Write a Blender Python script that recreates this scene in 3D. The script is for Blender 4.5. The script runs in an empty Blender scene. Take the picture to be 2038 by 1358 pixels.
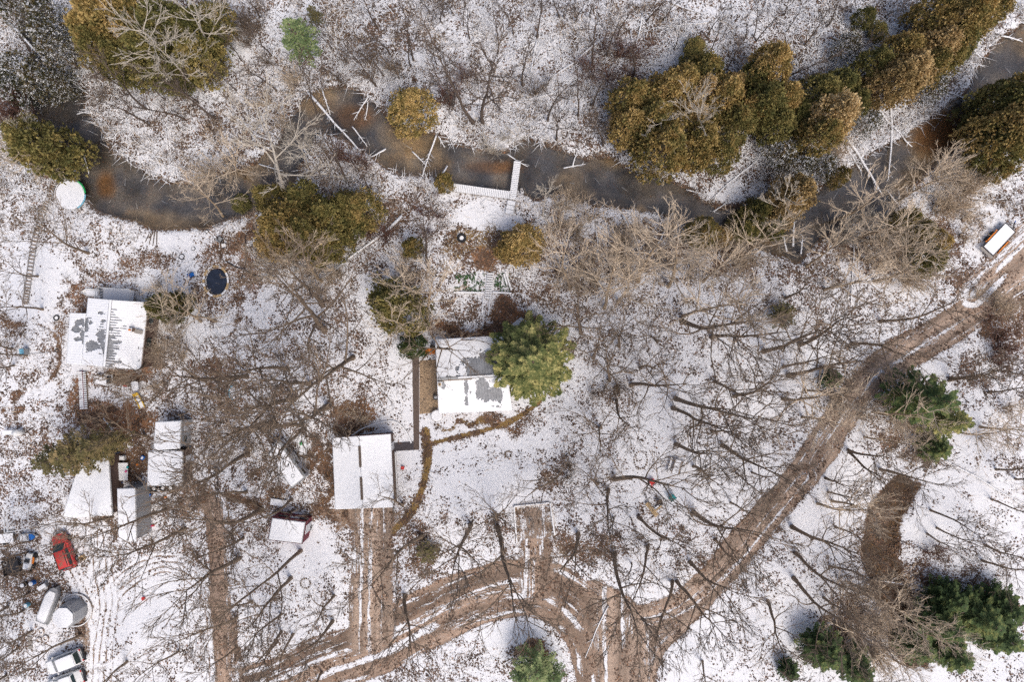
import bpy, bmesh, math, random
import numpy as np
from mathutils import Vector, Matrix, Quaternion

S = 16.5            # photo pixels per metre on the ground
H = 82.0            # camera height
CX, CY = 1019.0, 679.0
sc = bpy.context.scene
col = sc.collection

# ---------------------------------------------------------------- camera, world, sun, exposure
cam = bpy.data.objects.new('camera', bpy.data.cameras.new('camera'))
col.objects.link(cam)
cam.location = (0, 0, H)
cam.rotation_euler = (0, 0, 0)
cam.data.sensor_width = 36
cam.data.lens = 36 * H / (2038 / S)
cam.data.clip_start = 1
cam.data.clip_end = 2000
sc.camera = cam

SUN_EL, SUN_AZ = math.radians(58), math.radians(150)
world = bpy.data.worlds.new("World")
sc.world = world
world.use_nodes = True
wn = world.node_tree
sky = wn.nodes.new('ShaderNodeTexSky')
sky.sky_type = 'NISHITA'
sky.sun_disc = False
sky.sun_elevation = SUN_EL
sky.sun_rotation = SUN_AZ
sky.air_density = 0.9
sky.dust_density = 5.0
sky.ozone_density = 0.6
wn.links.new(sky.outputs[0], wn.nodes['Background'].inputs[0])
wn.nodes['Background'].inputs[1].default_value = 0.14
sun = bpy.data.objects.new('sun', bpy.data.lights.new('sun', 'SUN'))
col.objects.link(sun)
sun.data.energy = 1.25
sun.data.angle = math.radians(24)
sun.data.color = (1.0, 0.93, 0.84)
sd = Vector((math.sin(SUN_AZ) * math.cos(SUN_EL), math.cos(SUN_AZ) * math.cos(SUN_EL), math.sin(SUN_EL)))
sun.rotation_euler = (-sd).to_track_quat('-Z', 'Y').to_euler()
sc.view_settings.view_transform = 'Standard'
sc.view_settings.look = 'None'
sc.view_settings.gamma = 1
sc.view_settings.use_curve_mapping = False
sc.view_settings.exposure = 0.16
try:
    sc.cycles.max_bounces = 6
    sc.cycles.diffuse_bounces = 3
    sc.cycles.transparent_max_bounces = 8
    sc.cycles.use_denoising = False
except Exception:
    pass

# ---------------------------------------------------------------- helpers
def P(px, py, z=0.0):
    k = (H - z) / H / S
    return Vector(((px - CX) * k, -(py - CY) * k, z))

def lin(r, g, b):
    f = lambda c: ((c / 255 + .055) / 1.055) ** 2.4 if c > 10 else c / 255 / 12.92
    return (f(r), f(g), f(b), 1)

class MB:
    def __init__(s): s.v = []; s.f = []
    def box(s, c, size, rz=0.0, rot=None):
        sx, sy, sz = [a / 2 for a in size]
        M = rot if rot is not None else Matrix.Rotation(rz, 3, 'Z')
        c = Vector(c); b = len(s.v)
        for x, y, z in ((-1,-1,-1),(1,-1,-1),(1,1,-1),(-1,1,-1),(-1,-1,1),(1,-1,1),(1,1,1),(-1,1,1)):
            s.v.append(tuple(c + M @ Vector((x*sx, y*sy, z*sz))))
        for f in ((0,3,2,1),(4,5,6,7),(0,1,5,4),(1,2,6,5),(2,3,7,6),(3,0,4,7)):
            s.f.append(tuple(b + i for i in f))
        return s
    def bar(s, a, b_, w, h):
        a = Vector(a); b_ = Vector(b_); d = b_ - a
        return s.box((a + b_) / 2, (d.length, w, h), rot=d.to_track_quat('X', 'Z').to_matrix())
    def tube(s, pts, rad, n=6, cap=True):
        base = len(s.v); m = len(pts)
        pts = [Vector(p) for p in pts]
        x = None
        for i, p in enumerate(pts):
            d = (pts[min(i+1, m-1)] - pts[max(i-1, 0)])
            if d.length < 1e-9: d = Vector((0, 0, 1))
            d.normalize()
            if x is None: x = d.orthogonal().normalized()
            x = (x - d * x.dot(d)); x = x.normalized() if x.length > 1e-6 else d.orthogonal().normalized()
            y = d.cross(x); r = rad[i]
            for k in range(n):
                a = 2 * math.pi * k / n
                s.v.append(tuple(p + (x * math.cos(a) + y * math.sin(a)) * r))
        for i in range(m - 1):
            for k in range(n):
                k2 = (k + 1) % n
                s.f.append((base+i*n+k, base+i*n+k2, base+(i+1)*n+k2, base+(i+1)*n+k))
        if cap:
            s.f.append(tuple(base + k for k in range(n))[::-1])
            s.f.append(tuple(base + (m-1)*n + k for k in range(n)))
        return s
    def spike(s, a, b_, r, n=3):
        a = Vector(a); b_ = Vector(b_); d = (b_ - a)
        x = d.orthogonal().normalized(); y = d.normalized().cross(x); base = len(s.v)
        for k in range(n):
            t = 2 * math.pi * k / n
            s.v.append(tuple(a + (x * math.cos(t) + y * math.sin(t)) * r))
        s.v.append(tuple(b_))
        for k in range(n): s.f.append((base+k, base+(k+1) % n, base+n))
        return s
    def cyl(s, c, r, h, n=20, r2=None):
        c = Vector(c)
        return s.tube([c, c + Vector((0, 0, h))], [r, r if r2 is None else r2], n)
    def ring(s, c, R, r, n=24, m=8, sx=1, sy=1, jit=None):
        base = len(s.v); c = Vector(c)
        for i in range(n):
            a = 2*math.pi*i/n; R_ = R * (jit[i % len(jit)] if jit else 1)
            for k in range(m):
                b = 2*math.pi*k/m
                rr = R_ + r*math.cos(b)
                s.v.append((c.x + rr*math.cos(a)*sx, c.y + rr*math.sin(a)*sy, c.z + r*math.sin(b)))
        for i in range(n):
            for k in range(m):
                i2, k2 = (i+1) % n, (k+1) % m
                s.f.append((base+i*m+k, base+i2*m+k, base+i2*m+k2, base+i*m+k2))
        return s
    def poly(s, pts):
        b = len(s.v); s.v += [tuple(p) for p in pts]; s.f.append(tuple(range(b, b+len(pts)))); return s
    def prism(s, pts, z0, z1):
        n = len(pts); b = len(s.v)
        zz = z1 if hasattr(z1, '__len__') else [z1]*n
        s.v += [(p[0], p[1], z0) for p in pts] + [(p[0], p[1], zz[i]) for i, p in enumerate(pts)]
        s.f.append(tuple(b+i for i in range(n))[::-1]); s.f.append(tuple(b+n+i for i in range(n)))
        for i in range(n):
            j = (i+1) % n; s.f.append((b+i, b+j, b+n+j, b+n+i))
        return s
    def mesh(s, name, m):
        me = bpy.data.meshes.new(name); me.from_pydata(s.v, [], s.f); me.materials.append(m); me.validate(); return me
    def build(s, name, m, parent=None, smooth=False, loc=None):
        o = bpy.data.objects.new(name, s.mesh(name, m)); col.objects.link(o)
        if smooth:
            for p in o.data.polygons: p.use_smooth = True
        if parent is not None: o.parent = parent
        if loc is not None: o.location = loc
        return o

def bevel(o, w=.03, seg=2):
    m = o.modifiers.new('bevel', 'BEVEL'); m.width = w; m.segments = seg; m.limit_method = 'ANGLE'; return o

def tag(o, label, cat, group=None, kind=None):
    o['label'] = label
    if cat: o['category'] = cat
    if group: o['group'] = group
    if kind: o['kind'] = kind
    return o
def thing(name, loc, label, cat, group=None, rz=0.0):
    o = bpy.data.objects.new(name, None); col.objects.link(o); o.empty_display_size = .3
    o.location = loc; o.rotation_euler = (0, 0, rz)
    return tag(o, label, cat, group)
def copy_tree(o, parent=None):
    c = o.copy(); col.objects.link(c)
    if parent is not None: c.parent = parent
    for ch in o.children: copy_tree(ch, c)
    return c

# ---- numpy noise
def vnoise(x, y, seed=0):
    xi = np.floor(x).astype(np.int64); yi = np.floor(y).astype(np.int64)
    fx = x - xi; fy = y - yi; fx = fx*fx*(3-2*fx); fy = fy*fy*(3-2*fy)
    def h(a, b):
        n = (a*374761393 + b*668265263 + seed*1442695041) & 0xffffffff
        n = ((n ^ (n >> 13)) * 1274126177) & 0xffffffff
        return ((n ^ (n >> 16)) & 0xffff) / 65535.0
    return (h(xi,yi)*(1-fx)+h(xi+1,yi)*fx)*(1-fy) + (h(xi,yi+1)*(1-fx)+h(xi+1,yi+1)*fx)*fy
def fbm(x, y, seed=0, o=4):
    t = 0; a = .5; 
    for i in range(o): t = t + a*vnoise(x*2**i, y*2**i, seed+i*7); a *= .5
    return t / (1 - .5**o)
def sstep(a, b, x):
    t = np.clip((x-a)/(b-a), 0, 1); return t*t*(3-2*t)

# ---- materials
class NT:
    def __init__(s, name):
        s.m = bpy.data.materials.new(name); s.m.use_nodes = True
        s.t = s.m.node_tree; s.b = s.t.nodes['Principled BSDF']; s.out = s.t.nodes['Material Output']
        s.tc = None
    def n(s, ty, **k):
        x = s.t.nodes.new(ty)
        for a, v in k.items(): setattr(x, a, v)
        return x
    def l(s, a, b): s.t.links.new(a, b)
    def put(s, sock, v):
        if isinstance(v, bpy.types.NodeSocket): s.l(v, sock)
        else: sock.default_value = v
    def obj(s):
        if s.tc is None: s.tc = s.n('ShaderNodeTexCoord')
        return s.tc.outputs['Object']
    def noise(s, scale, detail=3, rough=.6, vec=None, dist=0):
        x = s.n('ShaderNodeTexNoise'); x.inputs['Scale'].default_value = scale
        x.inputs['Detail'].default_value = detail; x.inputs['Roughness'].default_value = rough
        x.inputs['Distortion'].default_value = dist
        s.l(vec if vec is not None else s.obj(), x.inputs['Vector']); return x.outputs['Fac']
    def math(s, op, a, b=0.0, c=None):
        x = s.n('ShaderNodeMath', operation=op); s.put(x.inputs[0], a); s.put(x.inputs[1], b)
        if c is not None: s.put(x.inputs[2], c)
        return x.outputs[0]
    def step(s, v, lo, hi, a=0.0, b=1.0):
        x = s.n('ShaderNodeMapRange'); x.interpolation_type = 'SMOOTHSTEP'
        s.put(x.inputs['Value'], v); s.put(x.inputs['From Min'], lo); s.put(x.inputs['From Max'], hi)
        s.put(x.inputs['To Min'], a); s.put(x.inputs['To Max'], b); return x.outputs[0]
    def mix(s, f, a, b, mode='MIX'):
        x = s.n('ShaderNodeMix', data_type='RGBA', blend_type=mode)
        s.put(x.inputs[0], f); s.put(x.inputs[6], a); s.put(x.inputs[7], b); return x.outputs[2]
    def attr(s, name): 
        x = s.n('ShaderNodeAttribute'); x.attribute_name = name; return x
    def bump(s, h, st=.5, d=.05):
        x = s.n('ShaderNodeBump'); x.inputs['Strength'].default_value = st; x.inputs['Distance'].default_value = d
        s.l(h, x.inputs['Height']); s.l(x.outputs[0], s.b.inputs['Normal'])
    def fin(s, colr, rough=.8, spec=.3, metal=0):
        s.put(s.b.inputs['Base Color'], colr); s.put(s.b.inputs['Roughness'], rough)
        s.b.inputs['Specular IOR Level'].default_value = spec; s.b.inputs['Metallic'].default_value = metal
        return s.m

def c4(r, g, b): return (r, g, b, 1)
def plain(name, c, rough=.7, var=.25, scale=6, spec=.3, metal=0):
    t = NT(name); n = t.noise(scale, 4, .65)
    d = tuple(x*(1-var) for x in c[:3]) + (1,); e = tuple(min(1, x*(1+var)) for x in c[:3]) + (1,)
    return t.fin(t.mix(t.step(n, .3, .7), d, e), rough, spec, metal)
def snowy(name, c, lo=.25, hi=.55, amount=.5, scale=3.0, var=.3, fine=12):
    """a surface of its own colour with snow lying on whatever faces up"""
    t = NT(name); g = t.n('ShaderNodeNewGeometry'); sp = t.n('ShaderNodeSeparateXYZ'); t.l(g.outputs['Normal'], sp.inputs[0])
    n = t.noise(scale, 4, .7); up = t.math('ADD', sp.outputs[2], t.math('MULTIPLY', t.math('SUBTRACT', n, 1-amount), 1.6))
    f = t.step(up, lo, hi); n2 = t.noise(fine, 3, .6)
    base = t.mix(t.step(n2, .3, .7), tuple(x*(1-var) for x in c[:3])+(1,), tuple(min(1, x*(1+var)) for x in c[:3])+(1,))
    return t.fin(t.mix(f, base, (.84, .86, .90, 1)), .75, .2)

MAT = {}
MAT['snow'] = plain('snow', c4(.84, .86, .90), .7, .04, 5)
MAT['bark'] = plain('bark', c4(.21, .158, .115), .9, .35, 9)
MAT['bark_dark'] = plain('bark_dark', c4(.12, .092, .075), .9, .35, 9)
MAT['twig'] = plain('twig', c4(.19, .145, .108), .9, .3, 2)
MAT['twig_tan'] = plain('twig_tan', c4(.56, .46, .35), .9, .25, 2)
MAT['bark_tan'] = plain('bark_tan', c4(.38, .29, .20), .9, .3, 6)
MAT['twig_red'] = plain('twig_red', c4(.16, .09, .07), .9, .3, 2)
MAT['twig_pale'] = plain('twig_pale', c4(.52, .47, .40), .85, .2, 3)
MAT['bark_pale'] = plain('bark_pale', c4(.58, .53, .47), .85, .25, 5)
MAT['log'] = snowy('log_bark', c4(.30, .23, .17), .35, .75, .62, 3.5)
MAT['wood_snow'] = snowy('weathered_wood_snow', c4(.22, .16, .11), .3, .9, .5, 2.5)
MAT['wood'] = plain('weathered_wood', c4(.24, .17, .11), .85, .3, 8)
MAT['wood_tan'] = plain('pale_wood', c4(.5, .36, .2), .8, .25, 8)
MAT['wood_grey'] = plain('grey_wood', c4(.3, .28, .26), .85, .25, 8)
MAT['rubber'] = plain('rubber', c4(.025, .025, .028), .8, .3, 8)
MAT['black'] = plain('black_metal', c4(.03, .03, .035), .5, .3, 8)
MAT['steel'] = plain('grey_steel', c4(.32, .33, .34), .5, .15, 4)
MAT['white_metal'] = plain('white_metal', c4(.7, .71, .72), .5, .08, 3)
MAT['glass'] = plain('dark_glass', c4(.02, .035, .035), .12, .2, 2, .5)
MAT['blue'] = plain('blue_paint', c4(.02, .16, .55), .45, .15, 3)
MAT['lightblue'] = plain('pale_blue_tarp', c4(.18, .45, .6), .6, .2, 5)
MAT['orange'] = plain('orange_paint', c4(.72, .22, .03), .5, .15, 4)
MAT['yellow'] = plain('yellow_plastic', c4(.75, .48, .03), .45, .1, 3)
MAT['redp'] = plain('red_plastic', c4(.62, .03, .03), .5, .15, 4)
MAT['teal'] = plain('teal_fabric', c4(.02, .38, .4), .7, .15, 4)
MAT['green'] = plain('green_plastic', c4(.02, .42, .12), .5, .1, 4)
MAT['pink'] = plain('pink_plastic', c4(.65, .06, .25), .5, .1, 4)
MAT['stone'] = snowy('snowy_stone', c4(.27, .19, .14), .4, .95, .42, 4)
MAT['maroon'] = plain('maroon_siding', c4(.16, .03, .045), .7, .2, 5)
MAT['brownwall'] = plain('brown_siding', c4(.13, .085, .07), .85, .25, 6)
MAT['greywall'] = plain('grey_siding', c4(.33, .34, .36), .75, .12, 4)
MAT['whitewall'] = plain('white_siding', c4(.62, .63, .66), .7, .1, 4)
MAT['redwood'] = plain('red_brown_trim', c4(.32, .12, .06), .8, .2, 5)

# ---------------------------------------------------------------- ground fields (metres)
def W(pts): return [((x-CX)/S, -(y-CY)/S) for x, y in pts]
def seg_dist(X, Y, pts):
    best = np.full(X.shape, 1e9); U = np.zeros(X.shape); V = np.zeros(X.shape); acc = 0
    for (x0, y0), (x1, y1) in zip(pts[:-1], pts[1:]):
        dx, dy = x1-x0, y1-y0; L2 = dx*dx+dy*dy; L = math.sqrt(L2)
        t = np.clip(((X-x0)*dx+(Y-y0)*dy)/L2, 0, 1)
        ex = X-(x0+t*dx); ey = Y-(y0+t*dy); d = np.hypot(ex, ey)
        sgn = np.sign(dx*ey-dy*ex); m = d < best
        best = np.where(m, d, best); U = np.where(m, d*sgn, U); V = np.where(m, acc+t*L, V); acc += L
    return best, U, V
def poly_sdf(X, Y, pts):
    d, _, _ = seg_dist(X, Y, pts + [pts[0]])
    ins = np.zeros(X.shape, bool); n = len(pts)
    for i in range(n):
        x0, y0 = pts[i]; x1, y1 = pts[(i+1) % n]
        if y0 == y1: continue
        c = ((y0 > Y) != (y1 > Y)) & (X < (x1-x0)*(Y-y0)/(y1-y0)+x0); ins ^= c
    return np.where(ins, -d, d)
def smooth(pts, n=4):
    out = []; m = len(pts)
    for i in range(m-1):
        p0 = pts[max(i-1, 0)]; p1 = pts[i]; p2 = pts[i+1]; p3 = pts[min(i+2, m-1)]
        for k in range(n):
            t = k/n
            out.append(tuple(.5*((2*p1[j])+(-p0[j]+p2[j])*t+(2*p0[j]-5*p1[j]+4*p2[j]-p3[j])*t*t+(-p0[j]+3*p1[j]-3*p2[j]+p3[j])*t**3) for j in (0, 1)))
    return out + [pts[-1]]

RIVER = [
 W([(10,-60),(20,20),(38,60),(60,100),(58,150),(45,195),(68,230),(105,262),(140,296),(152,340),(150,380),(172,404),(205,424),(250,440),(290,452),(340,455),(390,450),(420,440),
    (470,428),(515,415),(545,398),(580,370),(598,335),(608,300),(640,268),(682,272),(722,300),(762,322),(800,345),(860,352),(903,372),(1015,388),(1040,382),(1060,398),(1120,385),(1180,405),(1260,415),(1330,432),
    (1372,452),(1400,472),(1470,482),(1550,505),(1590,522),(1640,472),(1720,432),(1762,430),(1802,382),(1862,332),(1912,292),(1962,242),(1992,192),(2060,140),(2200,60),
    (2200,-40),(2038,50),(1982,95),(1945,148),(1928,182),(1888,215),(1850,240),(1800,280),(1740,312),(1700,337),(1640,368),(1570,402),(1500,408),(1440,420),(1400,395),(1350,360),(1280,340),(1220,316),(1170,318),(1120,305),(1082,288),(1055,272),
    (1010,302),(960,300),(902,285),(862,268),(800,262),(774,238),(752,202),(702,172),(640,176),(600,196),(570,240),(548,290),(515,320),(470,338),(405,352),(385,362),(350,365),(300,360),(270,330),(225,300),(197,255),(176,215),(172,185),(135,160),(100,120),(85,60),(95,10),(100,-60)])]
CREEK = W([(1790,948),(1835,965),(1802,1010),(1790,1060),(1790,1110),(1802,1160),(1830,1230),(1850,1330),(1800,1330),(1765,1240),(1730,1170),(1716,1110),(1718,1055),(1740,1000)])
POOLHOLE = P(430, 560)

PAL = {'L': (.21, .125, .08), 'G': (.33, .22, .085), 'M': (.47, .36, .285), 'D': (.12, .088, .07), 'R': (.34, .175, .10), 'K': (.40, .29, .18), 'T': (.42, .31, .24), 'A': (.085, .075, .08)}
ELL = [ # cx, cy, rx, ry, bare, soil
 (160,590,28,42,.75,'R'),(124,660,13,60,.62,'L'),(300,690,28,62,.8,'L'),(250,746,64,18,.85,'R'),(230,850,75,42,.95,'R'),(430,760,52,60,.72,'L'),(470,800,44,40,.6,'L'),
 (300,510,60,24,.6,'L'),(240,545,60,16,.6,'L'),(430,545,66,78,.6,'L'),(490,500,22,95,.8,'R'),(462,600,9,60,.75,'L'),(340,600,40,20,.6,'L'),(200,560,60,18,.55,'R'),
 (700,822,48,26,.85,'R'),(690,790,55,45,.52,'L'),(655,945,13,90,.9,'L'),(725,1026,85,14,.97,'T'),(700,856,36,12,.95,'L'),(640,1000,28,30,.6,'L'),
 (935,652,95,20,.9,'R'),(1012,618,38,36,.95,'R'),(930,600,60,34,.55,'L'),(955,827,86,5,.97,'G'),(960,500,62,40,.72,'G'),(965,525,45,20,.9,'R'),(1045,488,52,40,.85,'G'),(888,490,26,32,.78,'G'),
 (2010,650,60,60,.72,'L'),(1990,590,80,34,.9,'M'),(1960,740,50,40,.5,'L'),(1990,900,60,40,.4,'L'),(1250,485,220,62,.55,'L'),(1420,500,140,50,.55,'L'),(1120,560,90,60,.5,'L'),(1830,480,130,80,.55,'L'),
 (382,1005,62,42,.72,'T'),(205,1085,26,62,.7,'M'),(158,1235,16,70,.85,'M'),(120,1180,60,40,.55,'L'),(100,1090,70,70,.4,'L'),(270,930,36,44,.85,'L'),(110,990,70,60,.38,'L'),(300,1070,60,40,.5,'L'),
 (1060,1292,52,26,.9,'R'),(1830,1150,60,70,.5,'L'),(1700,1230,70,70,.6,'L'),(1920,1150,90,50,.5,'L'),(1960,1220,90,60,.6,'L'),(1190,1085,90,26,.62,'L'),(1110,940,26,60,.5,'L'),(1290,1010,34,26,.6,'L'),
 (1205,790,60,34,.55,'L'),(560,1000,60,16,.6,'L'),(600,930,40,50,.45,'L'),(850,1110,28,55,.55,'L'),(1560,600,60,40,.4,'L'),(1620,340,140,50,.45,'D'),(1700,280,60,60,.4,'D'),(50,200,110,80,.5,'D'),(160,90,80,60,.55,'D'),
 (1250,120,110,70,.5,'D'),(900,180,60,60,.45,'D'),(330,150,140,70,.55,'D'),(540,250,60,90,.55,'D'),(700,310,90,40,.5,'L'),(470,360,80,50,.5,'D'),(60,320,80,70,.5,'D'),(840,450,50,60,.5,'L'),(740,420,60,60,.5,'L'),
 (620,480,130,60,.5,'D'),(1700,480,150,70,.55,'L'),(200,300,90,90,.35,'D'),(1820,870,80,60,.6,'L'),(50,800,60,60,.28,'L'),(26,645,30,14,.8,'L'),(25,790,14,10,.9,'L'),(24,822,14,12,.9,'L'),(25,700,24,60,.5,'L'),
 (800,1150,16,60,.4,'T'),(1200,1060,130,20,.3,'L'),(440,900,50,40,.4,'L'),(360,760,50,60,.45,'L'),(180,940,80,60,.5,'L'),(560,820,90,60,.36,'L'),(720,420,60,60,.4,'G'),(30,1110,50,90,.6,'L'),(60,1170,60,40,.6,'L'),(30,1290,60,60,.45,'L'),(60,980,70,40,.45,'L'),(740,1045,60,22,.95,'M'),(628,905,12,50,.85,'L'),(528,935,12,36,.65,'L'),(560,985,40,12,.7,'L'),(620,1030,30,30,.6,'L'),(1150,600,70,40,.45,'L'),(1030,820,60,20,.5,'L'),(165,775,20,50,.7,'R')]
CLEAN = [(960,428,66,38),(1000,1240,110,50),(1400,960,190,90),(1640,1010,90,120),(70,560,90,90),(330,480,60,26),(360,540,36,32),(300,1220,90,80),(620,1110,80,70),(1000,970,120,60),(1960,470,40,60),(60,730,60,80),(1330,800,80,60),(1860,1060,70,60)]
ROADS = [ # points, halfwidth px, soil, profile of snow streaks in fraction of half width [(offset, width, strength)]
 ('dirt_road', smooth([(2110,500),(2038,548),(1960,604),(1885,652),(1800,705),(1742,745),(1690,805),(1640,880),(1590,955),(1540,1015),(1485,1080),(1430,1140),(1385,1185),(1340,1235),(1290,1290),(1262,1420)]), 34, 'M', [(.1,.08,.4)]),
 ('dirt_road', smooth([(1600,950),(1540,1022),(1485,1090),(1430,1150),(1370,1200),(1300,1232),(1240,1225),(1180,1185)]), 30, 'M', [(-.2,.08,.5),(.35,.07,.5)]),
 ('lane', smooth([(470,1400),(560,1366),(650,1322),(760,1282),(850,1232),(950,1188),(1040,1170),(1110,1186),(1165,1235),(1196,1300),(1210,1420)]), 58, 'T', [(-.35,.12,.6),(.22,.09,.5),(-.05,.05,.5),(.76,.09,.7),(-.86,.08,.6)]),
 ('upper', smooth([(1935,585),(2000,520),(2090,440)]), 34, 'M', [(-.6,.2,.9),(0,.15,.8),(.5,.15,.6)]),
 ('drive', [(742,1020),(743,1090),(738,1160),(735,1262)], 44, 'M', [(-.45,.06,.5),(.1,.06,.6),(.5,.05,.5),(.85,.06,.6)]),
 ('pad', [(1062,1040),(1067,1090),(1070,1160)], 32, 'T', [(-.5,.12,.6),(.0,.1,.6),(.5,.12,.6)]),
 ('junction', [(1215,1225),(1240,1290),(1235,1420)], 52, 'M', [(-.5,.07,.6),(.2,.07,.5)]),
 ('strip', [(430,1002),(438,1080),(440,1190),(448,1260),(455,1370)], 25, 'T', [(.7,.2,.6)]),
]
TRACKS = [ # snowy tracks with thin brown ruts
 (smooth([(205,1370),(203,1290),(208,1220),(240,1165),(300,1130),(350,1128),(400,1160),(425,1210),(432,1290),(436,1370)]), 28, 5, .55),
 (smooth([(145,1130),(170,1190),(196,1250),(200,1370)]), 20, 3, .5),
 (smooth([(200,1370),(205,1280),(215,1200),(205,1140),(200,1060)]), 24, 4, .5),
]
PATHS = [(smooth([(845,884),(870,880),(920,868),(980,852),(1030,832),(1075,800)]), 5.0, 'G'),
         (smooth([(850,870),(851,900),(848,940),(836,985),(815,1025),(780,1060)]), 7.5, 'G'),
         ([(848,858),(851,892)], 8, 'G'),
         (smooth([(400,1000),(460,990),(520,1010)]), 6, 'L')]
CIRC = (65, 707, 56, 62)

def fields(X, Y):
    px = X*S+CX; py = -Y*S+CY
    low = fbm(X*.09, Y*.09, 3, 3); mid = fbm(X*.35, Y*.35, 11, 3)
    up = sstep(420, 240, py + (mid-.5)*60)
    bare = .27 + .06*up + (low-.5)*.6 + (mid-.5)*.45*(.5+up*.5)
    rt = sstep(1150, 1300, px)*sstep(620, 720, py); bare = bare*(1-rt) + (bare-.1)*rt
    soil = np.zeros(X.shape+(3,)); L = np.array(PAL['L']); D = np.array(PAL['D'])
    soil[:] = L; soil = soil*(1-up[..., None]*.7) + D*up[..., None]*.7
    fin_ = fbm(X*1.3, Y*1.3, 17, 2); wx = px + (mid-.5)*70 + (fin_-.5)*16; wy = py + (low-.5)*60 + (vnoise(X*.8+5, Y*.8, 19)-.5)*26
    for cx, cy, rx, ry in CLEAN:
        f = sstep(1.25, .6, np.hypot((wx-cx)/rx, (wy-cy)/ry)); bare = bare*(1-f) + .03*f
    for cx, cy, rx, ry, b, s in ELL:
        f = sstep(1.3, .55, np.hypot((wx-cx)/rx, (wy-cy)/ry))
        bb_ = b*.82 + (mid-.5)*.75*(1.15-b) + (fin_-.5)*.35*(1.1-b)
        bare = np.maximum(bare, bare*(1-f)+bb_*f)
        fc = f[..., None]; soil = soil*(1-fc)+np.array(PAL[s])*fc
    U = np.zeros(X.shape); V = np.zeros(X.shape); road = np.zeros(X.shape); z = np.zeros(X.shape)
    for pts, hw, s in PATHS:
        d, u, v = seg_dist(X, Y, W(pts)); f = sstep(hw/S+.12, hw/S-.12, d+(mid-.5)*.5)
        bare = bare*(1-f)+.9*f; soil = soil*(1-f[..., None])+np.array(PAL[s])*f[..., None]
    # circular worn track round the post
    r = np.hypot((px-CIRC[0])/CIRC[2], (py-CIRC[1])/CIRC[3])
    f = sstep(.09, .03, np.abs(r-1+ (mid-.5)*.06)); f = f*np.where(px > 70, 1, .8); bare = np.maximum(bare, f*(.45+.4*sstep(90,118,px)+.3*(mid-.5))); soil = soil*(1-f[..., None]*.6)+np.array(PAL['T'])*.8*f[..., None]*.6
    f = sstep(1, .85, r); bare = np.where(r < 1, np.maximum(bare, .33*f), bare)
    for pts, hw, n, b in TRACKS:
        d, u, v = seg_dist(X, Y, W(pts)); hw /= S; f = sstep(hw+.15, hw-.4, d)
        k = np.abs(np.sin(u/hw*math.pi*n/2+.4*np.sin(v*.2)))**3
        bare = bare*(1-f)+(.08+b*k)*f; soil = soil*(1-f[..., None])+np.array(PAL['T'])*f[..., None]
        U = np.where(f > .3, u, U); V = np.where(f > .3, v, V); road = np.maximum(road, f)
        z -= .05*k*f
    for nm, pts, hw, s, prof in ROADS:
        d, u, v = seg_dist(X, Y, W(pts)); hw /= S; f = sstep(hw+.3, hw-.35, d+(mid-.5)*1.1+(low-.5)*.6)
        if nm in ('drive', 'pad', 'junction'): u = W(pts)[0][0]-X
        b = .80+.62*(vnoise(u*1.9, v*.10, 13)-.5)+.3*(mid-.5)
        for o, w, st in prof: b = b-st*np.exp(-((u/hw-o+(low-.5)*.25)/w)**2)*sstep(.25,.7,vnoise(v*.33, u*.9, 5)+.25*(fin_-.5))*1.05
        b = np.where(nm == 'lane', b - .0, b)
        bare = bare*(1-f)+np.maximum(b, .05)*f
        sc_ = np.array(PAL[s])[None, None]*(.30+.65*vnoise(u*3.6, v*.12, 9)+.55*vnoise(u*1.5, v*.07, 49)+.2*vnoise(u*.9, v*.3, 29))[..., None]
        if nm == 'lane':
            k = np.exp(-((u/hw-.5)/.28)**2)[..., None]; sc_ = sc_*(1-.45*k)
        soil = soil*(1-f[..., None])+sc_*f[..., None]
        U = np.where(f > .3, u, U); V = np.where(f > .3, v, V); road = np.maximum(road, f)
        z += f*(.05*(vnoise(u*2.2, v*.1, 21)-.5) - .05)
    f = sstep(.15, -.15, poly_sdf(X, Y, W([(1025,1011),(1093,1004),(1103,1068),(1030,1076)]))); bare = np.maximum(bare*(1-f), f*(.62+.5*(fin_-.4)-.25*np.exp(-((np.abs(px-1062)-20)/6)**2))); soil = soil*(1-f[..., None])+np.array(PAL['M'])*.8*f[..., None]
    dr = poly_sdf(X, Y, RIVER[0]) + (mid-.5)*1.3
    dep = sstep(.9, -1.4, dr); z = z - 1.15*dep
    bank = np.exp(-(dr/.55)**2); bare = np.maximum(bare, bank*.7); ins = sstep(.25, -.25, dr)
    soil = soil*(1-(bank*.6)[..., None])+np.array((.06, .045, .038))*(bank*.6)[..., None]
    bed = fbm(X*.16, Y*.16, 31, 4); bb = sstep(.42, .62, bed)[..., None]
    bedc = np.array((.30, .285, .28))*(1-bb)+np.array((.60, .48, .34))*bb; bedc = bedc*(.35+1.15*fbm(X*.5, Y*.5, 61, 4)[..., None])
    rust = sstep(1.2, .3, np.hypot((px-1880)/75, (py-262)/55)); rust = np.maximum(rust, sstep(1.2, .3, np.hypot((px-200)/24, (py-365)/32)))
    rust = np.maximum(rust, .8*sstep(1.2, .3, np.hypot((px-985)/70, (py-328)/16))); rust = np.maximum(rust, .7*sstep(1.2, .3, np.hypot((px-700)/50, (py-225)/30)))
    bedc = bedc*(1-rust[..., None])+np.array((.46, .26, .13))*rust[..., None]
    soil = soil*(1-ins[..., None])+bedc*ins[..., None]; bare = np.where(ins > .5, 1.6, bare)
    dc = poly_sdf(X, Y, CREEK)+(mid-.5)*1.4; f = sstep(.5, -.5, dc); z -= .6*sstep(.6, -1.2, dc)
    bare = bare*(1-f)+1.15*f; soil = soil*(1-f[..., None])+np.array((.10, .07, .052))*f[..., None]
    z += .06*(mid-.5)*(1-ins)
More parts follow.
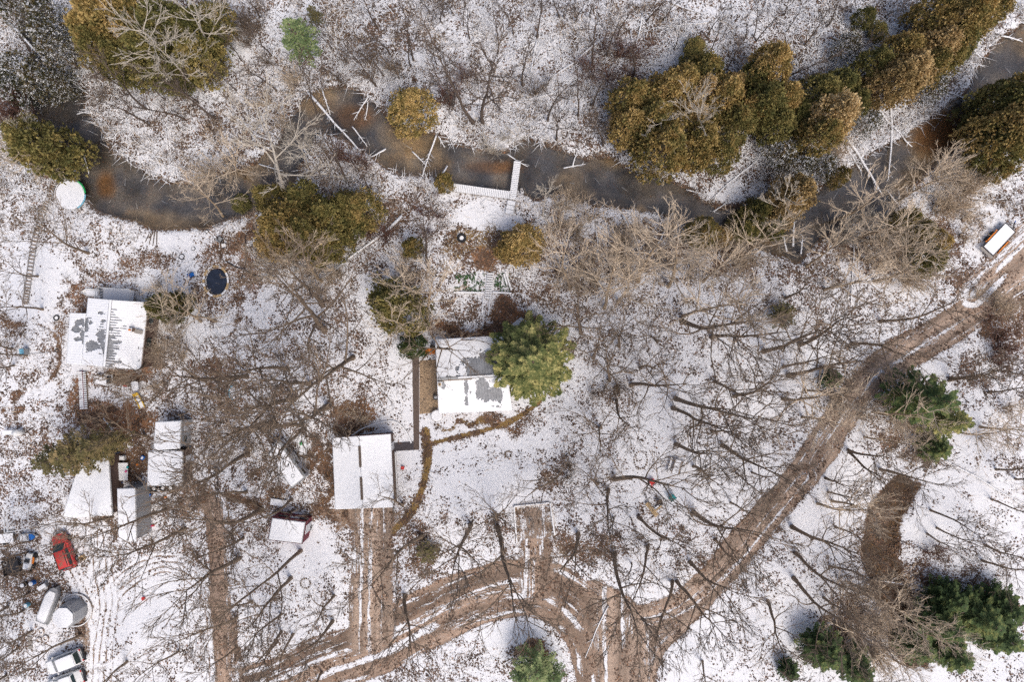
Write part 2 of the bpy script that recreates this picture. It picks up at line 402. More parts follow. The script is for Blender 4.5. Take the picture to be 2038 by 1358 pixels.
    hole = sstep(1.15, .9, np.hypot((px-430)/24, (py-560)/28)); z -= .5*hole
    return bare, soil, U, V, road, z

def axis(core, step, far):
    a = list(np.arange(-core, core+1e-6, step)); s = step; x = core
    ext = []
    while x < far: s *= 1.25; x += s; ext.append(x)
    return np.array([-e for e in ext[::-1]] + a + ext)
ax = axis(66, .25, 420); ay = axis(46, .25, 420)
GX, GY = np.meshgrid(ax, ay)
bare, soil, GU, GV, road, GZ = fields(GX, GY)
ny, nx = GX.shape
verts = np.stack([GX, GY, GZ], -1).reshape(-1, 3)
ii = np.arange(ny-1)[:, None]*nx + np.arange(nx-1)[None]
quads = np.stack([ii, ii+1, ii+nx+1, ii+nx], -1).reshape(-1, 4)
me = bpy.data.meshes.new('ground')
me.vertices.add(len(verts)); me.vertices.foreach_set('co', verts.astype(np.float32).ravel())
me.loops.add(quads.size); me.loops.foreach_set('vertex_index', quads.ravel().astype(np.int32))
me.polygons.add(len(quads)); me.polygons.foreach_set('loop_start', np.arange(0, quads.size, 4, dtype=np.int32)); me.polygons.foreach_set('loop_total', np.full(len(quads), 4, np.int32))
me.update(calc_edges=True)
me.polygons.foreach_set('use_smooth', np.ones(len(quads), bool))
for nm, arr in (('bare', bare), ('ru', GU), ('rv', GV), ('road', road)):
    a = me.attributes.new(nm, 'FLOAT', 'POINT'); a.data.foreach_set('value', arr.astype(np.float32).ravel())
a = me.attributes.new('soil', 'FLOAT_VECTOR', 'POINT'); a.data.foreach_set('vector', soil.astype(np.float32).ravel())
ground = bpy.data.objects.new('ground', me); col.objects.link(ground)
tag(ground, 'snow-dusted forest floor with leaf litter and muddy tyre tracks', None, kind='structure')

def samp(A, x, y):
    i = np.clip(np.searchsorted(ay, y), 1, len(ay)-1); j = np.clip(np.searchsorted(ax, x), 1, len(ax)-1)
    return A[i, j]
def gz(x, y): return float(samp(GZ, np.array([x]), np.array([y]))[0])

t = NT('snowy_ground')
B = t.attr('bare').outputs['Fac']; R = t.attr('road').outputs['Fac']
so = t.attr('soil').outputs['Vector']
n1 = t.noise(2.6, 4, .72, dist=.4); n2 = t.noise(7.5, 2, .6)
iso = t.math('ADD', t.math('MULTIPLY', n1, .55), t.math('MULTIPLY', n2, .45))
film = t.step(t.noise(5.2, 5, .75, dist=.6), .47, .62)
cv = t.n('ShaderNodeCombineXYZ'); t.l(t.math('MULTIPLY', t.attr('ru').outputs['Fac'], 3.2), cv.inputs[0]); t.l(t.math('MULTIPLY', t.attr('rv').outputs['Fac'], .28), cv.inputs[1])
st = t.noise(1.6, 5, .7, cv.outputs[0])
nn = t.math('ADD', t.math('MULTIPLY', iso, t.math('SUBTRACT', 1.0, t.math('MULTIPLY', R, .62))), t.math('MULTIPLY', st, t.math('MULTIPLY', R, .62)))
th = t.math('SUBTRACT', .665, t.math('MULTIPLY', B, .33))
e = t.step(nn, t.math('SUBTRACT', th, .018), t.math('ADD', th, .018))
n3 = t.noise(9, 3, .7); n4 = t.noise(1.1, 3, .6)
v = t.math('ADD', t.math('MULTIPLY', n3, 1.5), t.math('MULTIPLY', n4, .5)); v = t.math('MULTIPLY', v, t.math('ADD', .55, t.math('MULTIPLY', t.step(t.noise(16, 2), .35, .65), .9)))
dirt = t.n('ShaderNodeVectorMath', operation='SCALE'); t.l(so, dirt.inputs[0]); t.l(t.math('MULTIPLY', v, .72), dirt.inputs[3])
fleck = t.step(t.noise(5.5, 1), .66, .70)
dc = t.mix(t.math('MULTIPLY', fleck, .35), dirt.outputs[0], c4(.42, .17, .07))
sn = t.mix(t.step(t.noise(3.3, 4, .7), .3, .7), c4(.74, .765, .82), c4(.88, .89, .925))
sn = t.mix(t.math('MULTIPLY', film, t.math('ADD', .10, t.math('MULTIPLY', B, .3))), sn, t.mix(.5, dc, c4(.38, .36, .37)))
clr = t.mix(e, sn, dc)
hb = t.math('ADD', t.math('MULTIPLY', t.math('SUBTRACT', 1.0, e), .8), t.math('MULTIPLY', t.noise(11, 3), .5))
t.bump(hb, .8, .06)
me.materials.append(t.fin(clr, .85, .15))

# ---------------------------------------------------------------- water
t = NT('river_water')
gl = t.n('ShaderNodeBsdfGlossy'); gl.inputs['Roughness'].default_value = .08; gl.inputs['Color'].default_value = (.9, .95, 1, 1)
tr = t.n('ShaderNodeBsdfTransparent')
t.l(t.mix(t.step(t.noise(.35, 4), .35, .65), c4(.62, .64, .68), c4(.84, .80, .74)), tr.inputs['Color'])
fr = t.n('ShaderNodeFresnel'); fr.inputs['IOR'].default_value = 1.45
bp = t.n('ShaderNodeBump'); bp.inputs['Strength'].default_value = .12; bp.inputs['Distance'].default_value = .05; t.l(t.noise(2.5, 4), bp.inputs['Height'])
t.l(bp.outputs[0], gl.inputs['Normal']); t.l(bp.outputs[0], fr.inputs['Normal'])
mx = t.n('ShaderNodeMixShader'); t.l(fr.outputs[0], mx.inputs[0]); t.l(tr.outputs[0], mx.inputs[1]); t.l(gl.outputs[0], mx.inputs[2]); t.l(mx.outputs[0], t.out.inputs['Surface'])
MAT['water'] = t.m
xs = np.arange(-80, 80, 1.0); ys = np.arange(8, 62, 1.0); XX, YY = np.meshgrid(xs+.5, ys+.5)
ok = poly_sdf(XX, YY, RIVER[0]) < 1.9
mb = MB(); idx = {}
def gv(i, j):
    if (i, j) not in idx: idx[(i, j)] = len(mb.v); mb.v.append((xs[0]+j, ys[0]+i, -.42))
    return idx[(i, j)]
for i in range(ok.shape[0]):
    for j in range(ok.shape[1]):
        if ok[i, j]: mb.f.append((gv(i, j), gv(i, j+1), gv(i+1, j+1), gv(i+1, j)))
rv = mb.build('river', MAT['water']); tag(rv, 'dark shallow winding river with brown sandy bed', None, kind='structure')

# ---------------------------------------------------------------- landmarks used in descriptions
LM = [('metal-roofed cabin', 214, 664), ('central cabin', 942, 747), ('garage', 723, 940), ('camper', 573, 925), ('maroon trailer', 575, 1055), ('red SUV', 125, 1100),
      ('dock', 985, 375), ('tractor tyre', 919, 474), ('garden steps', 972, 568), ('picnic table', 1344, 928), ('red chair', 1297, 958), ('teal chair', 1336, 990), ('parking pad', 1062, 1045),
      ('orange-fendered trailer', 1980, 478), ('black pond', 430, 560), ('trampoline', 138, 388), ('lone riverbank cedar', 817, 218), ('lone pine', 594, 75),
      ('big cedar clump', 1380, 230), ('roadside spruce', 1866, 812), ('road junction', 1270, 1240), ('lane-curve pine', 1065, 1330), ('muddy creek', 1755, 1080), ('yellow slide', 281, 797),
      ('gazebo', 128, 1228), ('worn circle', 65, 707), ('boardwalk', 60, 520), ('tyre-track loop', 330, 1180), ('corner evergreens', 1920, 1250), ('road bend', 1640, 880),
      ('upper road', 1960, 600), ('river-bend log', 660, 240), ('left river log', 90, 110), ('rusty shallows', 1880, 262), ('garage driveway', 740, 1150), ('arborvitae', 785, 610),
      ('river peninsula', 330, 270), ('lower lane', 950, 1190), ('upper-woods log', 1140, 122), ('river elbow', 1590, 500), ('shed roofs', 320, 900), ('upper-right grove', 1800, 130)]
LMW = [(n, (x-CX)/S, -(y-CY)/S) for n, x, y in LM]
ORD = ['nearest', 'second', 'third', 'fourth', 'fifth', 'sixth', 'seventh', 'eighth', 'ninth', 'tenth', 'eleventh', 'twelfth', 'thirteenth', 'fourteenth', 'fifteenth']
PENDING = []      # (object, kind noun, look, x, y)
def finish_labels():
    groups = {}
    for o, noun, look, x, y in PENDING:
        c = sorted(LMW, key=lambda l: math.hypot(l[1]-x, l[2]-y))
        c = [l for l in c if math.hypot(l[1]-x, l[2]-y) > .4]
        A = c[0]; a0 = math.atan2(y-A[2], x-A[1]); best = None
        for l in LMW:
            if l is A: continue
            d = math.hypot(l[1]-A[1], l[2]-A[2])
            if d < 3: continue
            da = abs((math.atan2(l[2]-A[2], l[1]-A[1])-a0+math.pi) % (2*math.pi)-math.pi)
            s = da*18 + d*.35
            if best is None or s < best[0]: best = (s, l)
        groups.setdefault((noun, A[0], best[1][0]), []).append((math.hypot(x-A[1], y-A[2]), o, look))
    for (noun, A, Bn), L in groups.items():
        L.sort(key=lambda q: q[0])
        for k, (d, o, look) in enumerate(L):
            o['label'] = f"{look} {noun}, {ORD[min(k, 14)]} from the {A} towards the {Bn}"

# ---------------------------------------------------------------- buildings
def loc_of(pts):  # centre on the ground of a list of world points
    c = sum((Vector(p) for p in pts), Vector())/len(pts); c.z = 0; return c
def snow_sheet(parent, quad, off, mask, cell=.10, th=.035, seed=0, name='snow_cover', rib=0):
    a, b, c, d = [Vector(q)-off for q in quad]
    ls = ((b-a).length+(c-d).length)/2; lt = ((d-a).length+(c-b).length)/2
    n, m = max(2, int(ls/cell)), max(2, int(lt/cell))
    u, v = np.meshgrid((np.arange(n)+.5)/n, (np.arange(m)+.5)/m)
    keep = mask(u, v, u*ls, v*lt, seed); nrm = (b-a).cross(d-a).normalized()
    if nrm.z < 0: nrm = -nrm
    M_ = MB(); ix = {}
    jn = vnoise(np.arange(m+1)[:, None]*.35+seed, np.arange(n+1)[None]*.35, seed)
    def g(i, j):
        if (i, j) not in ix:
            s_, t_ = j/n, i/m; p = (a.lerp(b, s_)).lerp(d.lerp(c, s_), t_)+nrm*(.03+.03*float(jn[i, j])+rib*(.0 if (i % 3) else .03)); ix[(i, j)] = len(M_.v); M_.v.append(tuple(p))
        return ix[(i, j)]
    for i in range(m):
        for j in range(n):
            if keep[i, j]: M_.f.append((g(i, j), g(i, j+1), g(i+1, j+1), g(i+1, j)))
    if not M_.f: return
    o = M_.build(name, MAT['snow'], parent, True); md = o.modifiers.new('thick', 'SOLIDIFY'); md.thickness = th; md.offset = 1 if (b-a).cross(d-a).z > 0 else -1
    return o
def panel(parent, quad, off, mat, ribs=.30, th=.06, rh=.028, name='roof_panel'):
    a, b, c, d = [Vector(q)-off for q in quad]; n = (b-a).cross(d-a).normalized()
    if n.z < 0: n = -n
    M_ = MB(); lo = [p-n*th for p in (a, b, c, d)]; k = len(M_.v); M_.v += [tuple(p) for p in (a, b, c, d)]+[tuple(p) for p in lo]
    for f in ((0,1,2,3),(7,6,5,4),(0,4,5,1),(1,5,6,2),(2,6,7,3),(3,7,4,0)): M_.f.append(tuple(k+i for i in f))
    if ribs:
        lt = (d-a).length; m = int(lt/ribs)
        for i in range(m+1):
            t_ = (i+.0)/m; p = a.lerp(d, t_); q = b.lerp(c, t_); dn = (d-a).normalized()*.028; kk = len(M_.v)
            M_.v += [tuple(p-dn), tuple(p+n*rh), tuple(p+dn), tuple(q-dn), tuple(q+n*rh), tuple(q+dn)]
            M_.f += [(kk, kk+1, kk+4, kk+3), (kk+1, kk+2, kk+5, kk+4), (kk+3, kk+4, kk+5)]
    return M_.build(name, mat, parent)
def blobmask(blobs, slit=.06, edge=.0, base=1.0, ks=3.0, kt=.9):
    def f(u, v, s_, t_, seed):
        n = fbm(s_*.9, t_*1.7, 40+seed, 4); b = np.zeros(u.shape)
        for cu, cv, ru, rv, w in blobs: b = np.maximum(b, w*np.exp(-(((u-cu)/ru)**2+((v-cv)/rv)**2)))
        fn_ = vnoise(s_*9, t_*9, seed)*.6+vnoise(s_*4, t_*4, seed+3)*.4; bare_ = b+(n-.5)*1.15+(fn_-.5)*.42 > .5
        sl = vnoise(np.floor(t_/.30)*1.7, s_*1.1, 60+seed); rib = np.abs((t_/.30) % 1-.5) < .22
        bare_ |= rib & (sl > 1-slit*2.2*sstep(.3, .6, fbm(s_*.35, t_*.3, 3+seed, 2))*(.4+b*2.5+edge*np.exp(-u*4)))
        return ~bare_
    return f
def full(u, v, s_, t_, seed): return np.ones(u.shape, bool)
def walls(parent, pts, tops, off, mat, inset=.28, name='wall'):
    P_ = [Vector((p[0], p[1], 0)) for p in pts]; c = sum(P_, Vector())/len(P_)
    q = [(p+(c-p).normalized()*inset)-off for p in P_]
    return MB().prism([(p.x, p.y) for p in q], -.1, tops).build(name, mat, parent)
def on_wall(parent, a, b, f, w, h, z, off, mat, name, outc, dep=.05, inset=.2):
    a = Vector((a[0], a[1], 0)); b = Vector((b[0], b[1], 0)); d = (b-a).normalized(); nrm = Vector((-d.y, d.x, 0)); mid = a.lerp(b, f)
    if (mid-outc).dot(nrm) < 0: nrm = -nrm
    p = mid-off-nrm*(inset-.03); p.z = z
    o = MB().box(p, (w, dep, h), rz=math.atan2(d.y, d.x)).build(name, mat, parent); return o

MAT['roofmetal'] = plain('grey_roof_metal', c4(.24, .25, .27), .55, .22, 1.6, .4)
MAT['fascia'] = plain('fascia', c4(.5, .42, .38), .7, .2, 4)
Q = lambda x, y, z: P(x, y, z)
# metal-roofed cabin
E = [(176,593,3.7),(221,597,4.6),(295,602,3.2),(280,736,3.2),(208,730,4.6),(163,727,3.7)]
EW = [Q(*e) for e in E]; off = loc_of(EW)
cab = thing('cabin', off, 'cabin with corrugated metal roof partly bare of snow, largest building by the oval black pond', 'cabin')
walls(cab, EW, [3.6, 4.45, 3.1, 3.1, 4.45, 3.6], off, MAT['brownwall'])
LT = [Q(172,624,3.65), Q(140,623,3.1), Q(133,724,3.1), Q(163,727,3.65)]
walls(cab, LT, [3.5, 3.0, 3.0, 3.5], off, MAT['brownwall'], .2)
mk1 = blobmask([(.05,.78,.16,.08,1.1),(.06,.42,.13,.05,.9),(.05,.55,.2,.04,.95),(.06,.68,.14,.12,1.0),(.08,.62,.3,.03,.75),(.93,.86,.03,.02,1.1),(.88,.68,.03,.03,1.0)], .2, 2.5)
mk2 = blobmask([(.5,.70,.36,.07,1.15),(.2,.62,.25,.2,.85),(.95,.45,.12,.1,1.0),(.95,.32,.1,.05,.8),(.05,.75,.15,.10,1.1),(.35,.2,.2,.03,.7),(.2,.32,.12,.03,.8),(.75,.36,.2,.04,.75)], .10)
mk3 = blobmask([(.35,.16,.3,.06,1.1),(.45,.32,.4,.06,1.05),(.4,.5,.3,.05,1.0),(.1,.4,.2,.2,.8)], .04)
for qd, mk_, sd_ in (([EW[1], EW[2], EW[3], EW[4]], mk1, 1), ([EW[1], EW[0], EW[5], EW[4]], mk2, 2), (LT, mk3, 3)):
    panel(cab, qd, off, MAT['roofmetal']); snow_sheet(cab, qd, off, mk_, seed=sd_, rib=1)
r0_, r1_ = EW[1]-off, EW[4]-off; MB().bar(r0_+Vector((0, 0, .06)), r1_+Vector((0, 0, .06)), .34, .07).build('ridge_cap', MAT['steel'], cab)
MB().bar(r0_+Vector((.03, 0, .11)), r1_+Vector((.03, 0, .11)), .24, .05).build('ridge_snow', MAT['snow'], cab)
for a, b in ((0,1),(1,2),(2,3),(3,4),(4,5)): MB().bar(EW[a]-off-Vector((0,0,.09)), EW[b]-off-Vector((0,0,.09)), .05, .16).build('fascia', MAT['redwood'] if a in (0,) else MAT['fascia'], cab)
MB().bar(LT[1]-off-Vector((0,0,.09)), LT[2]-off-Vector((0,0,.09)), .05, .16).build('fascia', MAT['redwood'], cab)
ch = Q(263,657,4.0)-off; c_ = MB().box(ch, (.42, .42, .9)).build('chimney', MAT['stone'], cab); MB().cyl(ch+Vector((0,0,.45)), .11, .18, 12).build('flue', MAT['orange'], c_)
MB().bar(Q(268,659,4.02)-off, Q(284,662,3.55)-off, .5, .03).build('flashing', MAT['wood_grey'], cab)
cw = loc_of(EW)
for f in (.25, .6): on_wall(cab, EW[2], EW[3], f, 1.1, .9, 1.8, off, MAT['glass'], 'window', cw)
on_wall(cab, EW[3], EW[4], .35, .95, 2.0, 1.05, off, MAT['whitewall'], 'door', cw); on_wall(cab, EW[3], EW[4], .75, 1.2, .9, 1.8, off, MAT['glass'], 'window', cw)
on_wall(cab, EW[1], EW[2], .45, 1.2, .9, 1.8, off, MAT['glass'], 'window', cw)

# central cabin
RZ, EZ = 4.5, 3.1
A = [Q(866,676,EZ), Q(1001,668,EZ), Q(1010,747,RZ), Q(1020,817,EZ), Q(873,823,EZ), Q(870,755,RZ)]; off = loc_of(A)
cen = thing('cabin', off, 'square cabin with snowy grey gable roof partly under a large hemlock', 'cabin')
walls(cen, A, [EZ-.1, EZ-.1, RZ-.12, EZ-.1, EZ-.1, RZ-.12], off, MAT['brownwall'])
n_ = [A[5], A[0], A[1], A[2]]; s2 = [A[5], A[4], A[3], A[2]]
panel(cen, n_, off, MAT['roofmetal'], .3); panel(cen, s2, off, MAT['roofmetal'], .3)
snow_sheet(cen, n_, off, blobmask([(.25,.62,.34,.26,1.15),(.35,.85,.3,.2,1.1),(.02,.5,.05,.5,.7)], .03, kt=.5), seed=5)
snow_sheet(cen, s2, off, blobmask([(.3,.62,.36,.14,1.1),(.5,.75,.3,.18,1.05),(.66,.39,.14,.022,1.3),(.15,.06,.12,.05,1.1),(.85,.74,.025,.03,1.2),(.3,.4,.25,.04,.8)], .05), seed=6)
MB().bar(A[5]-off+Vector((0,0,.07)), A[2]-off+Vector((0,0,.07)), .32, .08).build('ridge_cap', MAT['steel'], cen)
MB().bar(A[5].lerp(A[2],.3)-off+Vector((0,.04,.13)), A[2]-off+Vector((0,.04,.13)), .16, .04).build('ridge_snow', MAT['snow'], cen)
MB().bar(A[5].lerp(A[2],.02)-off+Vector((0,-.2,.06)), A[5].lerp(A[2],.5)-off+Vector((0,-.2,.06)), .12, .05).build('ridge_strip', MAT['wood'], cen)
p_ = Q(876,765,4.4)-off; k_ = MB().box(p_, (.55, .6, .9)).build('chimney', MAT['whitewall'], cen); MB().cyl(p_+Vector((0,0,.45)), .17, .12, 12).build('flue', MAT['wood_tan'], k_); MB().cyl(p_+Vector((0,0,.575)), .09, .01, 12).build('flue_opening', MAT['black'], k_)
for a, b in ((0,1),(3,4),(4,5),(5,0),(1,2),(2,3)): MB().bar(A[a]-off-Vector((0,0,.09)), A[b]-off-Vector((0,0,.09)), .05, .15).build('fascia', MAT['fascia'], cen)
MB().box(Q(991,809,3.3)-off, (.35,.3,.25)).build('roof_vent', MAT['steel'], cen)
cw = loc_of(A); on_wall(cen, A[3], A[4], .5, 1, 2, 1.05, off, MAT['whitewall'], 'door', cw)
for f in (.2, .8): on_wall(cen, A[3], A[4], f, 1.2, 1, 1.8, off, MAT['glass'], 'window', cw); on_wall(cen, A[0], A[1], f, 1.2, 1, 1.8, off, MAT['glass'], 'window', cw)
b_ = Q(868,791,.4); b_.z = 0; t_ = thing('air_conditioner', b_, 'small black air-conditioning unit against the wall of the central cabin', 'air conditioner'); MB().box((0,0,.35), (.6,.6,.7)).build('housing', MAT['black'], t_); MB().ring((0,0,.71), .2, .025, 16, 5).build('fan_guard', MAT['steel'], t_); MB().box((0,0,.72),(.3,.26,.03)).build('fan_plate', MAT['white_metal'], t_)

# garage
RZ, EZ = 3.8, 2.9
A = [Q(662,872,EZ), Q(715,868,RZ), Q(777,864,EZ), Q(784,1010,EZ), Q(722,1012,RZ), Q(668,1014,EZ)]; off = loc_of(A)
gar = thing('garage', off, 'garage with a smooth snow-covered roof and two long dark ridge vents', 'garage')
walls(gar, A, [EZ-.1, RZ-.12, EZ-.1, EZ-.1, RZ-.12, EZ-.1], off, MAT['brownwall'], .3)
w_ = [A[1], A[0], A[5], A[4]]; e_ = [A[1], A[2], A[3], A[4]]
panel(gar, w_, off, MAT['roofmetal'], 0); panel(gar, e_, off, MAT['roofmetal'], 0)
snow_sheet(gar, w_, off, full, th=.07, seed=8); snow_sheet(gar, e_, off, full, th=.06, seed=9)
for f0, f1 in ((.14, .43), (.57, .88)):
    MB().bar(A[1].lerp(A[4], f0)-off+Vector((0,0,.15)), A[1].lerp(A[4], f1)-off+Vector((0,0,.15)), .27, .12).build('ridge_vent', MAT['bark_dark'], gar)
for a, b in ((0,1),(1,2),(3,4),(4,5),(5,0),(2,3)): MB().bar(A[a]-off-Vector((0,0,.07)), A[b]-off-Vector((0,0,.07)), .06, .16).build('fascia', MAT['redwood'] if (a in (5, 0, 1)) else MAT['white_metal'], gar)
on_wall(gar, A[4], A[5], .45, 2.4, 2.1, 1.05, off, MAT['whitewall'], 'garage_door', loc_of(A)); on_wall(gar, A[2], A[3], .2, .9, 2, 1.0, off, MAT['whitewall'], 'door', loc_of(A))
# low timber rail right of garage
g_ = thing('timber_rail', P(789,955), 'long low timber rail running along the side of the garage', 'rail'); MB().bar(P(787,900,.2)-P(789,955), P(792,1000,.2)-P(789,955), .12, .25).build('beam', MAT['wood_snow'], g_); MB().bar(P(782,900,.12)-P(789,955), P(787,1000,.12)-P(789,955), .45, .1).build('edging_board', MAT['wood_grey'], g_)

# flat sheds
def shed(name, label, cor, zs, wall, roofm='roofmetal', over=.15, mask=None, cat='shed', th=.06, extras=True, seed=0):
    A = [Q(x, y, z) for (x, y), z in zip(cor, zs)]; off = loc_of(A); t_ = thing(name, off, label, cat)
    walls(t_, A, [z-.1 for z in zs], off, MAT[wall], over); panel(t_, A, off, MAT[roofm], .0)
    snow_sheet(t_, A, off, mask or full, th=th, seed=20+seed)
    for i in range(4): MB().bar(A[i]-off-Vector((0,0,.07)), A[(i+1) % 4]-off-Vector((0,0,.07)), .05, .13).build('fascia', MAT['white_metal'], t_)
    if extras:
        on_wall(t_, A[1], A[2], .3, .8, 1.8, .95, off, MAT['whitewall'], 'door', loc_of(A), inset=over-.04); on_wall(t_, A[1], A[2], .72, .7, .6, 1.5, off, MAT['glass'], 'window', loc_of(A), inset=over-.04)
    return t_, A, off
shed('storage_shed', 'small white-roofed shed with a dark grey side wall, topmost of the shed row', [(310,840),(361,838),(358,893),(306,897)], (2.9,2.9,2.9,2.9), 'greywall', seed=1)
shed('storage_shed', 'wide white-roofed shed beneath the topmost shed, tyres lined up below it', [(296,898),(363,897),(364,967),(294,967)], (2.7,2.7,2.6,2.6), 'brownwall', seed=2)
shed('storage_shed', 'long narrow white-roofed shed with a tall grey side wall, lowest of the shed row', [(234,973),(269,972),(272,1077),(237,1076)], (3.4,3.4,3.4,3.4), 'greywall', seed=3)
shed('carport', 'broad flat snow-covered carport with brown posts beside the shed row', [(160,918),(216,908),(224,1026),(124,1032)], (2.7,2.7,2.7,2.6), 'brownwall', seed=4, extras=False, cat='carport')

# deck by the cabin
off = P(232,585); dk = thing('deck', off, 'grey timber deck with snow and railings behind the metal-roofed cabin', 'deck')
c_ = [P(200,573,.7), P(268,577,.7), P(265,600,.7), P(197,597,.7)]
N = 14
for i in range(N):
    a = c_[0].lerp(c_[3], (i+.5)/N)-off; b = c_[1].lerp(c_[2], (i+.5)/N)-off; MB().bar(a, b, .10, .04).build('plank', MAT['wood_snow'], dk)
for a, b in ((0,1),(1,2),(0,3)):
    for z in (.45, .85): MB().bar(c_[a]-off+Vector((0,0,z)), c_[b]-off+Vector((0,0,z)), .07, .06).build('rail', MAT['white_metal'], dk)
for i in range(4): MB().box(c_[i]-off+Vector((0,0,.1)), (.12,.12,1.8)).build('post', MAT['wood'], dk)
for i in range(7): MB().bar(P(198.5,575+i*3.1,.8+.0*i)-off, P(204.5,575.5+i*3.1,.8)-off, .08, .05).build('ladder_rung', MAT['black'], dk)
t_ = thing('snowy_skiff', P(184,583), 'grey pointed skiff lying between the deck and the brown leaves', 'boat')
def hull(parent, L, Wd, Hh, mat, name='hull', pointed=.45):
    M_ = MB(); n = 12
    for i in range(n+1):
        f = i/n; w = Wd/2*(1 if f < 1-pointed else max(.02, 1-((f-1+pointed)/pointed)**2)); x = -L/2+L*f
        for y, z in ((-w, Hh), (-w*.85, Hh*.3), (0, 0), (w*.85, Hh*.3), (w, Hh), (w*.86, Hh-.03), (0, Hh*.35), (-w*.86, Hh-.03)): M_.v.append((x, y, z))
    for i in range(n):
        for k in range(8): M_.f.append((i*8+k, i*8+(k+1) % 8, (i+1)*8+(k+1) % 8, (i+1)*8+k))
    M_.f.append(tuple(range(8))); M_.f.append(tuple(n*8+k for k in range(8))[::-1]); return M_.build(name, mat, parent)
hull(t_, 2.4, .95, .4, MAT['white_metal']); MB().box((-.2,0,.3),(1.5,.6,.12)).build('snow', MAT['wood_snow'], t_); t_.rotation_euler.z = math.radians(175)
t_ = thing('tarp', P(294,655,.5), 'pale blue tarp folded against the metal-roofed cabin', 'tarp'); t_.location.z = 0
bevel(MB().box((.3,0,.35),(.75,.6,.7)).build('folded_sheet', MAT['lightblue'], t_), .1)
t_ = thing('barrel', P(307,655), 'dark barrel next to the pale blue tarp', 'barrel'); MB().cyl((0,0,0),.35,.8,16).build('drum', MAT['black'], t_); MB().ring((0,0,.8),.34,.03,16,5).build('rim', MAT['steel'], t_)

# paths and gravel
def flat(name, pts, mat, z0, z1, label, kind='structure'):
    o = MB().prism([tuple(P(x, y)[:2]) for x, y in pts], z0, z1).build(name, mat); tag(o, label, None, kind=kind); return o
MAT['asphalt'] = plain('brown_asphalt', c4(.125, .095, .082), .9, .4, 14); MAT['asphalt2'] = plain('dark_asphalt', c4(.07, .062, .07), .85, .45, 14); MAT['gravel'] = plain('tan_gravel', c4(.36, .26, .17), .9, .5, 16)
flat('asphalt_path', [(820.5,712),(834,710),(834.5,896),(823.5,896)], MAT['asphalt'], -.1, .045, 'straight brown asphalt footpath down to the garage')
flat('asphalt_path', [(780,882),(823.4,879),(823.4,896),(781,899)], MAT['asphalt2'], -.1, .049, 'short dark asphalt path joining the garage')
flat('gravel_bed', [(835,718),(868,716),(872,812),(860,822),(835,825)], MAT['gravel'], -.1, .04, 'strip of tan gravel between footpath and central cabin')
grs = random.Random(3); M_ = MB()
for i in range(900):
    p = P(grs.uniform(836,869), grs.uniform(719,822), .045); r = grs.uniform(.03,.09); M_.spike(p-Vector((0,0,.02)), p+Vector((grs.uniform(-.03,.03),0,r)), r, 5)
o = M_.build('pebbles', plain('pebbles', c4(.42,.33,.24), .9, .5, 3)); tag(o, 'pale pebbles on the gravel beside the central cabin', 'gravel', kind='stuff')

def edge_line(name, label, pts, w, h, mat, cat, z=0, closed=False):
    off = P(*pts[0]); t_ = thing(name, off, label, cat); q = [P(x, y, z) for x, y in pts]
    for a, b in zip(q[:-1], q[1:]): MB().bar(a-off+Vector((0,0,h/2)), b-off+Vector((0,0,h/2)), w, h).build('kerb_piece', mat, t_)
    return t_
edge_line('stone_edging', 'curved snow-topped edging of the garden bed above the garage', smooth([(700,868),(720,854),(750,843),(780,838),(797,846),(810,862),(819,882)], 3), .16, .18, MAT['wood_snow'], 'edging')
# parking pad timbers
t_ = thing('parking_pad_border', P(1062,1045), 'three white snow-topped timbers edging the empty brown parking pad', 'timber border')
for a, b in (((1023,1009),(1093,1002)), ((1023,1010),(1029,1083)), ((1095,1002),(1104,1066))):
    MB().bar(P(*a,.12)-P(1062,1045), P(*b,.12)-P(1062,1045), .2, .24).build('timber', MAT['wood_tan'], t_); MB().bar(P(*a,.26)-P(1062,1045), P(*b,.26)-P(1062,1045), .17, .05).build('snow', MAT['snow'], t_)

# ---------------------------------------------------------------- dock
def plank_deck(name, label, cat, a, b, w, z, mat, legs=True, pl=.22, gap=.035, group=None):
    A_, B_ = P(*a, z), P(*b, z); off = (A_+B_)/2; off.z = 0; t_ = thing(name, off, label, cat, group); d = (B_-A_); L = d.length; d.normalize(); pr = Vector((-d.y, d.x, 0)); n = int(L/pl)
    me_ = MB().box((0,0,0), (pl-gap, w, .05)).mesh('plank', mat); an = math.atan2(d.y, d.x)
    for i in range(n):
        o = bpy.data.objects.new('plank', me_); col.objects.link(o); o.parent = t_; p = A_+d*(i+.5)*L/n-off; o.location = (p.x, p.y, z+random.Random(i).uniform(-.006, .008)); o.rotation_euler.z = an
    for s_ in (-1, 1): MB().bar(A_-off+pr*s_*(w/2-.04)-Vector((0,0,.12)), B_-off+pr*s_*(w/2-.04)-Vector((0,0,.12)), .07, .16).build('beam', MAT['wood'], t_)
    if legs:
        for i in range(4):
            for s_ in (-1, 1):
                p = A_+d*L*(i+.2)/3.5-off+pr*s_*(w/2+.0); MB().cyl((p.x, p.y, -1.3), .05, z+1.35, 8).build('post', MAT['steel'], t_)
    return t_
MAT['plank'] = snowy('snowy_planks', c4(.30,.26,.23), .35, .75, .72, 2.0, .3, 20)
plank_deck('dock', 'long arm of the L-shaped dock, snowy planks along the shore', 'dock', (902,373), (1014,388.5), .95, .32, MAT['plank'])
plank_deck('dock', 'short arm of the L-shaped dock reaching out into the river', 'dock', (1030,321), (1020,397), .82, .34, MAT['plank'])
plank_deck('dock_ramp', 'white snow-covered ramp leading up to the dock corner', 'ramp', (1018.5,399.5), (1013,426), .95, .3, MAT['snow'], legs=False, pl=.5, gap=.012)
rg = random.Random(11)
